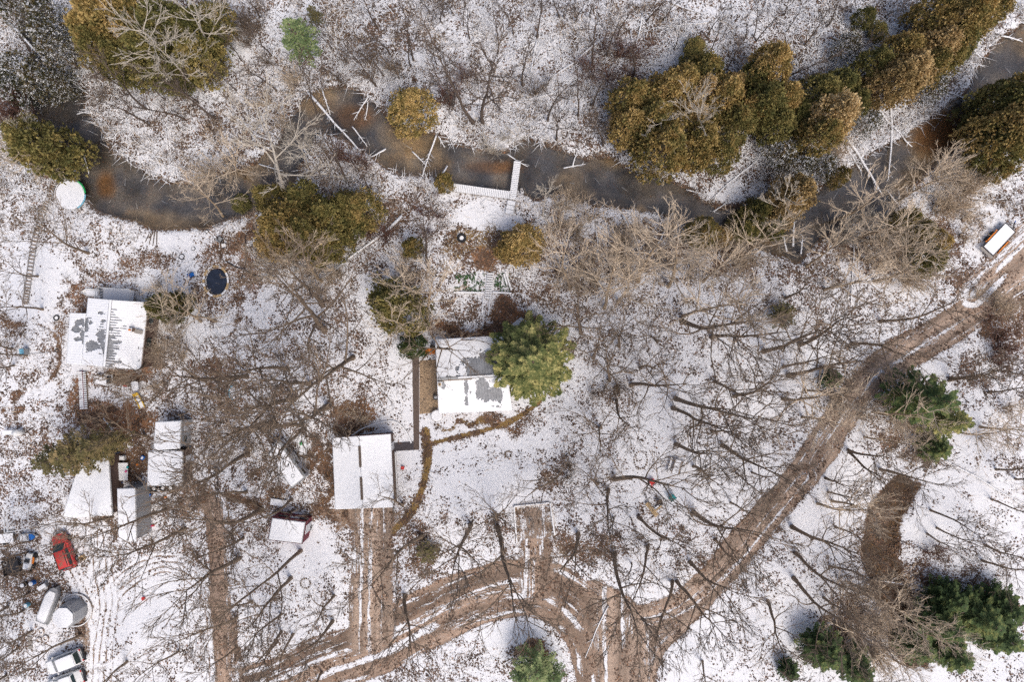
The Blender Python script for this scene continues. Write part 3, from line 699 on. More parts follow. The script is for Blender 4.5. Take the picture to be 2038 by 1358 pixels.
for i in range(75):
    f = rg.random(); x = 1030+rg.uniform(0, 50)*f+rg.uniform(-3, 8); y = 384+f*36+rg.uniform(-10, 8); p = P(x, y); r = rg.uniform(.12, .3); M_ = MB()
    bm = bmesh.new(); bmesh.ops.create_icosphere(bm, subdivisions=1, radius=r)
    for v in bm.verts: v.co = Vector((v.co.x*rg.uniform(.7,1.2), v.co.y*rg.uniform(.7,1.2), v.co.z*.6*rg.uniform(.7,1.1)))
    me_ = bpy.data.meshes.new('rock'); bm.to_mesh(me_); bm.free(); me_.materials.append(MAT['stone']); o = bpy.data.objects.new('rock', me_); col.objects.link(o); o.location = (p.x, p.y, gz(p.x, p.y)+r*.2); o.rotation_euler.z = rg.uniform(0, 6)
    tag(o, 'brown snow-dusted rock in the heap of riprap beside the dock', 'rock', 'riprap rocks beside the dock')

# garden steps and retaining boards
t_ = thing('garden_steps', P(972,568), 'snowy timber steps with dark treads leading down the garden slope', 'steps'); o0 = P(972,568)
for i in range(11):
    y = 545+i*4.7; x = 976-i*.55
    MB().bar(P(x-6,y,.34-.02*i)-o0, P(x+7,y+.4,.34-.02*i)-o0, .17, .14).build('step', MAT['wood_snow'], t_)
for dx in (-7, 7): MB().bar(P(969+dx,590,.15)-o0, P(966+dx*.9,628,.12)-o0, .13, .2).build('side_timber', MAT['snow'] if dx < 0 else MAT['wood_snow'], t_)
for nm, a, b, l in (('retaining_board', (903,582), (963,583), 'snow-topped retaining board left of the garden steps below the ivy'), ('retaining_board', (981,582), (1018,584), 'snow-topped retaining board right of the garden steps'),
                    ('garden_board', (884,512), (906,546), 'slanting snowy board edging the slope above the garden steps, nearer the tractor tyre'), ('garden_board', (1006,540), (1018,578), 'pair-edge snowy board slanting beside the right end of the ivy bed'), ('garden_board', (1003,545), (1009,566), 'short snowy board beside the ivy bed')):
    o0 = P(*a); t_ = thing(nm, o0, l, 'board'); MB().bar(P(*a,.12)-o0, P(*b,.12)-o0, .18, .22).build('board', MAT['wood'], t_); MB().bar(P(*a,.25)-o0, P(*b,.25)-o0, .2, .05).build('snow', MAT['snow'], t_)
M_ = MB()
for i in range(900):
    x = rg.uniform(905, 1014); y = rg.uniform(544, 580)
    if 964 < x < 984: continue
    p = P(x, y, .12); a = rg.uniform(0, 6.28); s_ = rg.uniform(.06,.13); d = Vector((math.cos(a), math.sin(a), .35))*s_; n_ = Vector((-math.sin(a), math.cos(a), 0))*s_*.6
    if fbm(np.array([x*.12]), np.array([y*.12]), 4, 3)[0] < .5: continue
    M_.poly([p-d, p+n_, p+d, p-n_])
o = M_.build('ivy', plain('ivy', c4(.035,.09,.025), .6, .4, 3)); tag(o, 'green ivy showing through snow beside the garden steps', 'ground cover', kind='stuff')
o0 = P(1032,643); t_ = thing('plank_stack', o0, 'stack of snowy planks between the bare slope and the hemlock', 'planks')
for i in range(6): MB().bar(P(1019+i*2.2,647+i*1.6,.1+.03*(i % 2))-o0, P(1038+i*2.2,632+i*1.6,.1)-o0, .14, .06).build('plank', MAT['wood_snow'], t_)

# tyres
def tyre(px, py, R, label, mat='rubber', group=None, snow=True, name='tyre', r=.13):
    t_ = thing(name, P(px, py), label, 'tyre', group); MB().ring((0,0,r*.8), R-r, r, 24, 8).build('tread', MAT[mat], t_, True)
    if snow: MB().cyl((0,0,-.02), R-r*1.9, .1, 18).build('snow_fill', MAT['snow'], t_)
    return t_
tyre(919,474,.58,'large black tractor tyre lying flat below the dock yard', r=.16)
for x, y, l in ((307,973,'leftmost of the tyres in a row under the wide shed'),(325,972,'middle tyre of the row under the wide shed'),(340,972,'rightmost tyre of the row under the wide shed')): tyre(x, y, .48, l, group='tyres under the wide shed')
for x, y, l in ((83,1257,'snow-rimmed tyre nearest the gazebo of the small yard heap'),(92,1271,'snow-filled tyre in the middle of the small yard heap'),(79,1275,'tyre at the lower left of the small yard heap')): tyre(x, y, .42, l, 'stone', 'tyres beside the gazebo')
tyre(362,511,.36,'hoop-like tyre in the snow beside the leaf-strewn strip above the cabin', r=.06); tyre(113,633,.38,'tyre lying against the leaf strip beside the metal-roofed cabin', r=.09); tyre(1478,611,.28,'small lone dark hoop lying in the snow between bare trees', r=.05)
tyre(412,461,.22,'small hoop in the snow just under the river bend', r=.04); tyre(428,472,.22,'small dark hoop of two near the river bend, farther from the water', r=.04); tyre(385,495,.26,'bent hoop beside the leaves above the snowy clearing', r=.04)

# pond
t_ = thing('garden_pond', P(430,560), 'oval black garden pond ringed by pale boards and stones', 'pond')
MB().prism([(1.22*math.cos(a)*1.0, 1.5*math.sin(a)) for a in [2*math.pi*i/28 for i in range(28)]], -.35, -.12).build('water', plain('pond_water', c4(.018,.025,.045), .08, .3, 1.5, .6), t_)
for i in range(26):
    a = 2*math.pi*i/26; c_ = (1.48*math.cos(a), 1.8*math.sin(a), .06); tn = math.atan2(1.8*math.cos(a), -1.48*math.sin(a))
    MB().box(c_, (.40, .2+.06*rg.random(), .12), rz=tn+rg.uniform(-.1,.1)).build('edging_board', MAT['wood_tan'] if rg.random() < .65 else MAT['wood_snow'], t_)
for i in range(16):
    a = 2*math.pi*i/16; M_ = MB().ring((2.0*math.cos(a), 2.35*math.sin(a), .05), .08, .1, 6, 5); M_.build('edging_stone', MAT['stone'], t_)

# trampoline, boardwalk, worn circle
t_ = thing('trampoline', P(139,387,.8), 'round snow-covered trampoline with green and blue rim at the river edge', 'trampoline'); t_.location.z = 0
MB().cyl((0,0,.72),1.72,.05,40).build('mat', MAT['black'], t_); MB().cyl((0,0,.775),1.74,.07,40, 1.66).build('snow', MAT['snow'], t_)
M_ = MB().tube([Vector((1.83*math.cos(a), 1.83*math.sin(a), .8)) for a in [math.radians(x) for x in range(5, 65, 6)]], [.09]*10, 8); M_.build('green_pad', MAT['green'], t_)
M_ = MB().tube([Vector((1.83*math.cos(a), 1.83*math.sin(a), .78)) for a in [math.radians(x) for x in range(-60, 5, 6)]], [.08]*11, 8); M_.build('blue_pad', MAT['lightblue'], t_)
M_ = MB().tube([Vector((1.83*math.cos(a), 1.83*math.sin(a), .77)) for a in [math.radians(x) for x in range(65, 301, 8)]], [.05]*30, 8); M_.build('rim', MAT['wood_snow'], t_)
for k in range(6): MB().cyl((1.8*math.cos(k*1.047), 1.8*math.sin(k*1.047), -.3), .03, 1.08, 8).build('leg', MAT['steel'], t_)
off = P(75,480); t_ = thing('boardwalk', off, 'long narrow curving boardwalk of dark slats climbing from the trampoline', 'boardwalk')
bw = smooth([(108,352),(100,385),(86,420),(70,470),(62,520),(55,570),(50,606)], 14)
for (a, b) in zip(bw[:-1:2], bw[2::2]):
    c_ = P((a[0]+b[0])/2, (a[1]+b[1])/2, .12)-off; an = math.atan2(-(b[1]-a[1]), b[0]-a[0]); MB().box(c_, (.12,.62,.05), rz=an).build('slat', MAT['wood'], t_)
for s_ in (-5.4, 5.4):
    for a, b in zip(bw[:-1:6], bw[6::6]): MB().bar(P(a[0]+s_,a[1],.16)-off, P(b[0]+s_,b[1],.16)-off, .06, .08).build('side_rail', MAT['wood_grey'], t_)
t_ = thing('covered_post', P(55,702), 'grey-blue covered box on a post in the middle of the worn circle', 'box'); bevel(MB().box((0,.1,.5),(.55,.75,1.0),rz=.1).build('box', MAT['steel'], t_), .05); MB().box((0,.1,1.03),(.5,.7,.08),rz=.1).build('lid', MAT['lightblue'], t_); MB().box((-.7,0,.06),(1.0,.7,.12),rz=-.3).build('base_frame', MAT['wood_snow'], t_)
o0 = P(70,703); t_ = thing('fire_ring_chain', o0, 'thin cable stretched from the covered box to the worn circle edge', 'cable'); MB().tube([P(60,705,.1)-o0, P(85,703,.03)-o0, P(112,699,.08)-o0], [.02]*3, 5).build('cable', MAT['black'], t_); MB().ring(P(113,698,.06)-o0, .22, .05, 12, 5).build('coil', MAT['black'], t_)
t_ = thing('fuel_drum', P(27,860), 'snow-covered drum lying on its side near the two bare soil patches', 'drum'); M_ = MB().tube([(-.8,0,.4),(.6,0,.4)], [.4,.4], 16); M_.build('tank', MAT['white_metal'], t_, True); MB().ring((0,0,0),.28,.05,14,5).build('end_ring', MAT['steel'], t_); t_.children[-1].location = (.62,0,.4); t_.children[-1].rotation_euler = (0, math.pi/2, 0); MB().box((-.1,0,.8),(1.3,.5,.06)).build('snow', MAT['snow'], t_)

# walkway ramp below the cabin
off = P(163,770)
plank_deck('walkway', 'narrow white walkway with dark handrail running down from the metal-roofed cabin', 'walkway', (160,740), (163,815), .5, .3, MAT['plank'], legs=False)
plank_deck('walkway', 'ladder-like slatted walkway beside the narrow white walkway', 'walkway', (167,740), (171,815), .42, .28, MAT['wood_snow'], legs=False, pl=.26, gap=.1)
o0 = P(164,775); t_ = thing('handrail', o0, 'dark handrail between the two walkways below the cabin', 'handrail'); MB().bar(P(163.5,738,1.1)-o0, P(167.5,813,1.1)-o0, .05, .05).build('rail', MAT['maroon'], t_)
for k in range(5): p = P(163.6+k,739+k*18,0)-o0; MB().cyl((p.x,p.y,0), .03, 1.1, 6).build('post', MAT['maroon'], t_)

# yellow slide and clutter below the cabin
t_ = thing('slide', P(280,797), 'bright yellow playground slide with snow in its trough', 'slide', rz=math.radians(-72))
M_ = MB(); n = 10
for i in range(n+1):
    f = i/n; x = -.95+1.9*f; z = .6*(1-f)**1.3+.1
    for y, dz in ((-.33,.16),(-.27,.16),(-.25,0),(.25,0),(.27,.16),(.33,.16),(.33,-.04),(-.33,-.04)): M_.v.append((x, y, z+dz))
for i in range(n):
    for k in range(8): M_.f.append((i*8+k, i*8+(k+1) % 8, (i+1)*8+(k+1) % 8, (i+1)*8+k))
M_.build('chute', MAT['yellow'], t_); M_ = MB()
for i in range(2, n+1):
    f = i/n; x = -.95+1.9*f; z = .6*(1-f)**1.3+.15; M_.v += [(x,-.22,z),(x,.22,z)]
M_.f = [(2*i, 2*i+1, 2*i+3, 2*i+2) for i in range(n-2)]; M_.build('snow', MAT['snow'], t_)
t_ = thing('play_tower', P(276,768), 'small snow-topped play platform at the head of the yellow slide', 'play platform', rz=math.radians(-80))
MB().box((0,0,.8),(1.1,.8,.08)).build('platform', MAT['snow'], t_)
for x in (-.5,.5):
    for y in (-.35,.35): MB().box((x,y,.5),(.08,.08,1.0)).build('post', MAT['wood'], t_)
o0 = P(245,772); t_ = thing('swing_beam', o0, 'white horizontal beam running from the play platform', 'beam'); MB().bar(P(223,769,1.6)-o0, P(272,774,1.6)-o0, .1, .1).build('beam', MAT['snow'], t_)
for x, y in ((224,769),(270,774)):
    p = P(x, y)-o0; MB().cyl((p.x,p.y,0),.05,1.58,8).build('leg', MAT['wood'], t_)
for x, y, m, l in ((251,768.5,'redp','small red bucket under the white beam'),(802,931,'redp','tiny red toy in the leaves beside the garage'),(287,1191,'redp','tiny red toy on the snow inside the tyre-track loop')):
    t_ = thing('bucket', P(x,y), l, 'bucket'); MB().cyl((0,0,0),.16,.28,12,.2).build('body', MAT[m], t_); MB().ring((0,0,.28),.2,.02,12,5).build('rim', MAT[m], t_)
t_ = thing('patio_table', P(210,757), 'snow-covered patio table below the metal-roofed cabin', 'table', rz=-.25); MB().box((0,0,.72),(1.6,.95,.07)).build('tabletop', MAT['snow'], t_)
for x in (-.7,.7):
    for y in (-.4,.4): MB().box((x,y,.35),(.06,.06,.7)).build('leg', MAT['steel'], t_)
t_ = thing('grill', P(227,756), 'black barbecue grill beside the snow-covered patio table', 'grill'); M_ = MB().tube([(-.1,-.45,.85),(-.1,.45,.85)],[.28,.28],14); M_.build('lid', MAT['black'], t_, True); MB().box((.0,0,.75),(.5,1.2,.05)).build('shelf', MAT['snow'], t_)
for y in (-.4,.4): MB().box((0,y,.37),(.06,.06,.74)).build('leg', MAT['black'], t_)
def chair(px, py, mat, label, rz, name='camp_chair', sc_=1.0, frame='black'):
    t_ = thing(name, P(px,py), label, 'chair', rz=rz); t_.scale = (sc_,)*3
    MB().box((0,0,.42),(.5,.5,.04)).build('seat', MAT[mat], t_); MB().box((-.27,0,.7),(.05,.5,.52)).build('backrest', MAT[mat], t_)
    for y in (-.29,.29): MB().box((0,y,.6),(.5,.05,.04)).build('armrest', MAT[frame], t_)
    for x in (-.24,.24):
        for y in (-.26,.26): MB().tube([(x,y,0),(-x*.7,y,.6)],[.018]*2,6).build('leg', MAT[frame], t_)
    return t_
chair(1297,958,'redp','red folding camp chair under the bare branches',.6,sc_=1.25); chair(1336,990,'teal','teal folding camp chair facing the burnt fire spot',-.9,sc_=1.3)
chair(1312,998,'bark_dark','dark brown folding camp chair beside the pale plank bench',.3,sc_=1.2)
chair(441,478,'steel','tipped grey metal lawn chair in the snow above the pond',1.0); chair(448,490,'stone','snow-dusted lawn chair nearer the pond',.2); chair(385,548,'blue','blue lawn chair beside the ring of pond boards',.5); chair(216,748,'wood_snow','snowy patio chair by the patio table',.2)
t_ = thing('plank_bench', P(1296,1013), 'pale yellowish plank bench beside the fire spot', 'bench', rz=math.radians(-52)); 
for y in (-.17,0,.17): MB().box((0,y,.4),(2.0,.14,.05)).build('plank', MAT['wood_tan'], t_)
for x in (-.7,.7): MB().box((x,0,.18),(.3,.4,.37)).build('support', MAT['bark'], t_)
t_ = thing('plank_bench', P(1310,1011), 'short broken plank bench next to the pale one', 'bench', rz=math.radians(40)); MB().box((0,0,.3),(.9,.16,.05)).build('plank', MAT['wood_tan'], t_); MB().box((0,.25,.3),(.9,.16,.05)).build('plank', MAT['wood_snow'], t_); MB().box((0,.1,.13),(.3,.4,.26)).build('support', MAT['bark'], t_)
def stone_ring(px, py, R, n, label, sy=1.0, name='stone_ring', r=.12):
    t_ = thing(name, P(px,py), label, 'stone ring')
    for i in range(n):
        a = 2*math.pi*i/n; M_ = MB().ring((R*math.cos(a), R*sy*math.sin(a), .05), r*.35, r*rg.uniform(.5,.8), 6, 5); M_.build('stone', MAT['bark'] if rg.random() < .6 else MAT['stone'], t_)
stone_ring(1275,916,.8,20,'oval ring of dark stones in the snow between two spreading trees',1.3); stone_ring(608,1162,.6,14,'small ring of stones in the clean snow beside the garage driveway'); stone_ring(970,476,.55,14,'faint ring of stones beside the brown garden slope'); stone_ring(1012,905,.4,9,'tiny stone ring in the snow near the winding grassy path')
# picnic table
t_ = thing('picnic_table', P(1344,928), 'snow-covered wooden picnic table with attached benches', 'picnic table', rz=math.radians(-106)); t_.scale = (1.15, 1.15, 1)
for i, y in enumerate((-.3,-.1,.1,.3)): MB().box((0,y,.75),(1.55,.185,.05)).build('plank', MAT['wood'], t_)
MB().box((0,-.02,.80),(1.5,.62,.05)).build('snow', MAT['snow'], t_)
for s_ in (-1,1):
    MB().box((0,s_*.68,.45),(1.55,.24,.05)).build('bench_board', MAT['wood'], t_); MB().box((0,s_*.68,.5),(1.5,.2,.05)).build('bench_snow', MAT['snow'], t_)
    MB().box((s_*.55,0,.42),(.08,1.5,.08)).build('cross_beam', MAT['wood'], t_)
    for q in (-1,1): MB().bar((s_*.55,q*.65,0),(s_*.55,q*.25,.72),.08,.06).build('leg', MAT['wood'], t_)
# flatbed trailer with orange fenders
a = P(1992,446); b = P(2013,462); c_ = P(1970,511); d = P(1948,493); o0 = (a+b+c_+d)/4; ang = math.atan2((a-d).y, (a-d).x); L = (a-d).length; Wd = (b-a).length
t_ = thing('flatbed_trailer', o0, 'snow-covered flatbed trailer with bright orange wheel fenders', 'trailer', rz=ang)
MB().box((0,0,.62),(L,Wd,.06)).build('bed', MAT['wood_grey'], t_); MB().box((0,0,.68),(L*.97,Wd*.95,.06)).build('snow', MAT['snow'], t_)
for s_ in (-1,1):
    MB().box((0,s_*Wd/2,.68),(L,.07,.14)).build('side_rail', MAT['black'], t_); MB().box((s_*L/2,0,.68),(.07,Wd,.14)).build('end_rail', MAT['black'], t_)
    for x in (-.75,.05): M_ = MB().tube([(x,s_*(Wd/2+.1),.36),(x,s_*(Wd/2+.32),.36)],[.34,.34],16); M_.build('wheel', MAT['rubber'], t_)
    f_ = MB().box((-.35,s_*(Wd/2+.16),.76),(1.5,.13,.05)).build('fender', MAT['orange'], t_); MB().box((-1.25,s_*(Wd/2+.2),.68),(.12,.13,.2),).build('fender_end', MAT['orange'], f_); MB().box((.55,s_*(Wd/2+.2),.68),(.12,.13,.2)).build('fender_end', MAT['orange'], f_)
    MB().bar((L/2,s_*Wd/2*.6,.6),(L/2+.85,0,.6),.08,.08).build('drawbar', MAT['black'], t_)
MB().box((-L/2-.25,0,.66),(.3,Wd*1.15,.06)).build('tailgate', MAT['wood_grey'], t_); MB().cyl((L/2+.85,0,.1),.04,.6,8).build('jack', MAT['steel'], t_); MB().box((L/2+.9,0,.6),(.2,.12,.1)).build('hitch', MAT['blue'], t_)

# ---------------------------------------------------------------- vehicles
def loft(parent, name, mat, secs, n=3):
    """secs: (x, half width, z0, z1, corner)"""
    M_ = MB(); m = 0
    for x, w, z0, z1, r in secs:
        pr = []
        for cx, cz, a0 in ((w-r, z0+r, -90), (w-r, z1-r, 0), (-w+r, z1-r, 90), (-w+r, z0+r, 180)):
            for k in range(n+1): a = math.radians(a0+90*k/n); pr.append((x, cx+r*math.cos(a), cz+r*math.sin(a)))
        m = len(pr); M_.v += pr
    for i in range(len(secs)-1):
        for k in range(m): M_.f.append((i*m+k, i*m+(k+1) % m, (i+1)*m+(k+1) % m, (i+1)*m+k))
    M_.f.append(tuple(range(m))); M_.f.append(tuple((len(secs)-1)*m+k for k in range(m))[::-1]); return M_.build(name, mat, parent, True)
def vehicle(name, label, cat, c, head, L, Wd, paint, suv=True, snow=False, group=None):
    t_ = thing(name, c, label, cat, group, rz=head); h = L/2; w = Wd/2
    loft(t_, 'body', paint, [(-h, w*.84, .42, .86, .12), (-h+.12, w*.95, .34, 1.0, .16), (-h+.6, w, .3, 1.06, .16), (0, w, .3, 1.06, .16), (h-1.3, w, .3, 1.04, .16), (h-.5, w*.96, .32, .98, .2), (h-.14, w*.86, .36, .86, .2), (h, w*.72, .44, .74, .12)])
    r0, r1 = (-h+.12, h-1.75) if suv else (-h+.75, h-1.85); zt = 1.72 if suv else 1.42
    loft(t_, 'cabin_shell', paint, [(r0-.02, w*.88, .98, 1.05, .03), (r0+.28, w*.82, .98, zt, .12), (r1-.2, w*.8, .98, zt-.02, .12), (r1+.62, w*.88, .98, 1.06, .03)])
    q = MB(); q.v = [(r1-.16, -w*.70, zt-.03), (r1-.16, w*.70, zt-.03), (r1+.56, w*.82, 1.11), (r1+.56, -w*.82, 1.11)]; q.v = [(x+.02, y, z+.02) for x, y, z in q.v]; q.f = [(0, 3, 2, 1)]; q.build('windshield', MAT['glass'], t_)
    q = MB(); q.v = [(r0+.22, -w*.70, zt-.06), (r0+.22, w*.70, zt-.06), (r0-.02, w*.80, 1.12), (r0-.02, -w*.80, 1.12)]; q.v = [(x-.02, y, z+.01) for x, y, z in q.v]; q.f = [(0, 1, 2, 3)]; q.build('rear_window', MAT['glass'], t_)
    for s_ in (-1, 1):
        n_ = 3; xs_ = [r0+.32+(r1-r0-.45)*k/n_ for k in range(n_+1)]
        for k in range(n_):
            q = MB(); q.v = [(xs_[k]+.05, s_*w*.895, 1.12), (xs_[k+1]-.03, s_*w*.895, 1.12), (xs_[k+1]-.05, s_*w*.835, zt-.16), (xs_[k]+.08, s_*w*.84, zt-.16)]; q.f = [(0, 1, 2, 3)]; q.build('side_window', MAT['glass'], t_)
        for x in (-h+.85, h-.9): M_ = MB().tube([(x, s_*(w-.2), .34), (x, s_*(w+.01), .34)], [.34, .34], 18); o = M_.build('wheel', MAT['rubber'], t_); MB().tube([(x, s_*(w-.02), .34), (x, s_*(w+.03), .34)], [.19, .17], 12).build('rim', MAT['steel'], o)
        MB().box((h-.03, s_*w*.55, .68), (.1, .36, .16)).build('headlight', MAT['white_metal'], t_); MB().box((-h+.02, s_*w*.72, .8), (.08, .2, .2)).build('tail_light', MAT['redp'], t_)
        MB().box((r1+.35, s_*(w+.1), 1.1), (.14, .22, .16)).build('mirror', paint, t_)
        if suv and not snow: MB().bar((r0+.4, s_*w*.66, zt+.05), (r1-.3, s_*w*.66, zt+.05), .05, .05).build('roof_rail', MAT['black'], t_)
    MB().box((-h-.03, 0, .5), (.18, w*1.75, .24)).build('bumper', MAT['black'], t_); MB().box((h+.0, 0, .5), (.14, w*1.5, .22)).build('bumper', MAT['black'], t_)
    if snow:
        M_ = loft(t_, 'roof_snow', MAT['snow'], [(r0+.3, w*.74, zt, zt+.05, .02), (r0+.45, w*.82, zt-.05, zt+.1, .04), (r1-.4, w*.82, zt-.05, zt+.1, .04), (r1-.22, w*.66, zt, zt+.05, .02)])
        loft(t_, 'bonnet_snow', MAT['snow'], [(r1+.5, w*.8, 1.02, 1.12, .04), (h-.9, w*.84, 1.0, 1.1, .04), (h-.35, w*.76, .92, .99, .03)])
        q = MB(); q.v = [(r1-.16, -w*.6, zt), (r1-.16, w*.6, zt), (r1+.5, w*.7, 1.17), (r1+.5, -w*.7, 1.17)]; q.f = [(0, 3, 2, 1)]; q.build('windshield_snow', MAT['snow'], t_)
    return t_
t = NT('red_car_paint'); n = t.noise(2.2, 5, .75); n2 = t.noise(9, 3); rustc = t.mix(t.step(t.math('ADD', n, t.math('MULTIPLY', n2, .25)), .62, .70), c4(.50, .035, .035), c4(.25, .10, .07)); MAT['redcar'] = t.fin(rustc, .4, .5)
a, b = P(114,1067,.9), P(137,1131,.9); c_ = (a+b)/2; c_.z = 0
vehicle('parked_suv', 'red SUV speckled with leaf litter, parked by the tyre tracks', 'car', c_, math.atan2((a-b).y, (a-b).x), 4.35, 1.78, MAT['redcar'])
a, b = P(92,1333,.9), P(160,1306,.9); c_ = (a+b)/2; c_.z = 0
vehicle('parked_car', 'snow-buried white car with a blue-tinted rear window below the gazebo', 'car', c_, math.atan2((a-b).y, (a-b).x), 4.5, 1.8, MAT['white_metal'], suv=True, snow=True, group='snow-buried cars')
a, b = P(95,1372,.9), P(160,1349,.9); c_ = (a+b)/2; c_.z = 0
vehicle('parked_car', 'snow-buried white car cut off by the bottom edge of the photo', 'car', c_, math.atan2((a-b).y, (a-b).x), 4.5, 1.8, MAT['white_metal'], suv=False, snow=True, group='snow-buried cars')

# camper
cn = [(553,878),(607,951),(581,972),(533,902)]; A = [Q(x, y, 2.6) for x, y in cn]; off = loc_of(A); t_ = thing('camper', off, 'white camper trailer parked at a slant with snow on its roof', 'camper')
o = MB().prism([(p.x-off.x, p.y-off.y) for p in A], .5, 2.6).build('body', MAT['whitewall'], t_); bevel(o, .12, 3)
snow_sheet(t_, [p.lerp(sum(A, Vector())/4, .07) for p in A], off, full, th=.08, seed=33)
dA = (A[1]-A[0]).normalized(); an = math.atan2(dA.y, dA.x); cw = loc_of(A)
for f, w_ in ((.25,.7),(.62,.5),(.86,.7)): on_wall(t_, A[0], A[1], f, w_, .5, 1.75, off, MAT['glass'], 'window', cw, dep=.08, inset=.02)
on_wall(t_, A[0], A[1], .45, .65, 1.75, 1.45, off, MAT['white_metal'], 'door', cw, dep=.06, inset=.02); on_wall(t_, A[1], A[2], .5, 1.1, .6, 1.7, off, MAT['glass'], 'window', cw, dep=.08, inset=.02)
M_ = MB().bar(A[0]-off+Vector((.08,.05,-.12)), A[1]-off+Vector((.08,.05,-.12)), .1, .1); M_.build('awning_roll', MAT['steel'], t_)
[MB().bar(A[i]-off+Vector((0,0,.0)), A[(i+1) % 4]-off+Vector((0,0,.0)), .09, .09).build('roof_trim', MAT['steel'], t_) for i in range(4)]
MB().ring(Q(583,948,2.75)-off, .2, .03, 16, 5).build('roof_vent', MAT['steel'], t_)
for f in (.42,.55): 
    p = A[0].lerp(A[1], f)-off; p.z = .33; q = p-Vector((math.sin(an), -math.cos(an), 0))*-.05; M_ = MB().tube([q+Vector((-math.sin(an),math.cos(an),0))*.03, q-Vector((-math.sin(an),math.cos(an),0))*.22], [.33,.33], 14); M_.build('wheel', MAT['rubber'], t_)
p = (A[0]+A[3])/2-off; p.z = .5; 
for s_ in (A[0], A[3]): e = s_-off; e.z = .5; MB().bar(e, p-dA*1.1, .08, .08).build('drawbar', MAT['black'], t_)
# maroon trailer
cn = [(541,1030),(609,1039),(602,1083),(533,1075)]; A = [Q(x, y, 2.6) for x, y in cn]; off = loc_of(A); t_ = thing('maroon_trailer', off, 'maroon and white sided trailer with flat snowy roof under bare branches', 'trailer')
walls(t_, A, [2.5]*4, off, MAT['maroon'], .03); panel(t_, A, off, MAT['steel'], 0); snow_sheet(t_, [p.lerp(sum(A, Vector())/4, .06) for p in A], off, full, th=.07, seed=35); cw = loc_of(A)
for f in (.25,.6,.85): on_wall(t_, A[0], A[1], f, 1.1, .45, 1.6, off, MAT['glass'] if f != .6 else MAT['whitewall'], 'window', cw, dep=.08, inset=-.0)
on_wall(t_, A[1], A[2], .42, 1.1, 1.9, 1.25, off, MAT['whitewall'], 'side_panel', cw, dep=.06, inset=-.0)
for i in range(4): MB().bar(A[i]-off-Vector((0,0,.05)), A[(i+1) % 4]-off-Vector((0,0,.05)), .07, .1).build('trim', MAT['maroon'], t_)
for f in (.4,.55): p = A[1].lerp(A[2], f)-off; MB().tube([p+Vector((.05,0,.3-p.z)), p+Vector((-.15,0,.3-p.z))], [.3,.3], 12).build('wheel', MAT['rubber'], t_)
# step of snow-covered tables above maroon trailer
t_ = thing('covered_woodpile', P(556,1000), 'low snow-covered woodpile between the camper and the maroon trailer', 'woodpile', rz=-.15)
for i in range(10): MB().tube([(-.9+i*.2,-.4,.2),(-.9+i*.2,.4,.2)], [.1,.1], 7).build('split_log', MAT['log'], t_)
MB().box((0,0,.33),(1.9,.75,.08)).build('snow', MAT['snow'], t_)
# boats
t_ = thing('rowing_boat', P(604,883), 'small snow-filled rowing boat with a green bucket inside', 'boat', rz=math.radians(93)); hull(t_, 2.7, 1.0, .45, MAT['wood_snow']); MB().box((-.2,0,.3),(1.9,.7,.16)).build('snow', MAT['snow'], t_)
t_ = thing('green_bucket', P(602,882), 'bright green bucket standing in the snow-filled rowing boat', 'bucket'); t_.location.z = .38; MB().cyl((0,0,0),.15,.22,14,.18).build('body', MAT['green'], t_); MB().ring((0,0,.22),.18,.02,14,5).build('rim', MAT['green'], t_)
a, b = P(84,1236,.8), P(108,1176,.8); c_ = (a+b)/2; c_.z = 0; t_ = thing('covered_boat', c_, 'long boat under a snow-covered grey tarpaulin beside the gazebo', 'boat', rz=math.atan2((b-a).y, (b-a).x))
hull(t_, 4.6, 1.6, .8, MAT['steel'], pointed=.25); loft(t_, 'cover', MAT['greywall'], [(-2.2,.6,.6,.95,.1),(-1.6,.72,.6,1.15,.15),(1.3,.74,.6,1.2,.15),(2.0,.5,.6,1.0,.1),(2.2,.2,.6,.8,.05)]); loft(t_, 'snow', MAT['snow'], [(-2.0,.4,1.0,1.1,.04),(-1.5,.56,1.1,1.24,.06),(1.2,.58,1.15,1.29,.06),(1.85,.36,1.0,1.12,.04)])
t_ = thing('storage_box', P(90,1166), 'oblong snow-topped box just above the covered boat', 'box', rz=math.radians(32)); bevel(MB().box((0,0,.3),(1.1,.5,.6)).build('box', MAT['steel'], t_), .04); MB().box((0,0,.64),(1.05,.46,.07)).build('snow', MAT['snow'], t_)
# gazebo
o0 = P(128,1229,2.2); o0.z = 0; t_ = thing('gazebo', o0, 'octagonal gazebo with grey fabric sides and snow on its sagging roof', 'gazebo'); R_ = 1.35
oc = [(R_*math.cos(math.radians(22.5+45*i)), R_*math.sin(math.radians(22.5+45*i))) for i in range(8)]
for i in range(8):
    p, q = oc[i], oc[(i+1) % 8]; MB().box((p[0],p[1],1.1),(.07,.07,2.2)).build('post', MAT['steel'], t_)
    q_ = MB(); q_.v = [(p[0]*1.1,p[1]*1.1,.1),(q[0]*1.1,q[1]*1.1,.1),(q[0],q[1],2.2),(p[0],p[1],2.2)]; q_.f = [(0,1,2,3)]; o = q_.build('side_panel', MAT['greywall'], t_); o.modifiers.new('s','SOLIDIFY').thickness = .02
    q_ = MB(); q_.v = [(p[0],p[1],2.25),(q[0],q[1],2.25),(q[0]*.3,q[1]*.3,2.4),(p[0]*.3,p[1]*.3,2.4)]; q_.f = [(0,1,2,3)]; q_.build('roof_panel', MAT['greywall'], t_).modifiers.new('s','SOLIDIFY').thickness = .02
MB().prism([(p[0]*.93, p[1]*.93) for p in oc], 2.42, 2.5).build('snow', MAT['snow'], t_); bevel(t_.children[-1], .03)
MB().ring((0,0,.15),1.95,.1,32,6).build('base_ring', MAT['wood_snow'], t_)
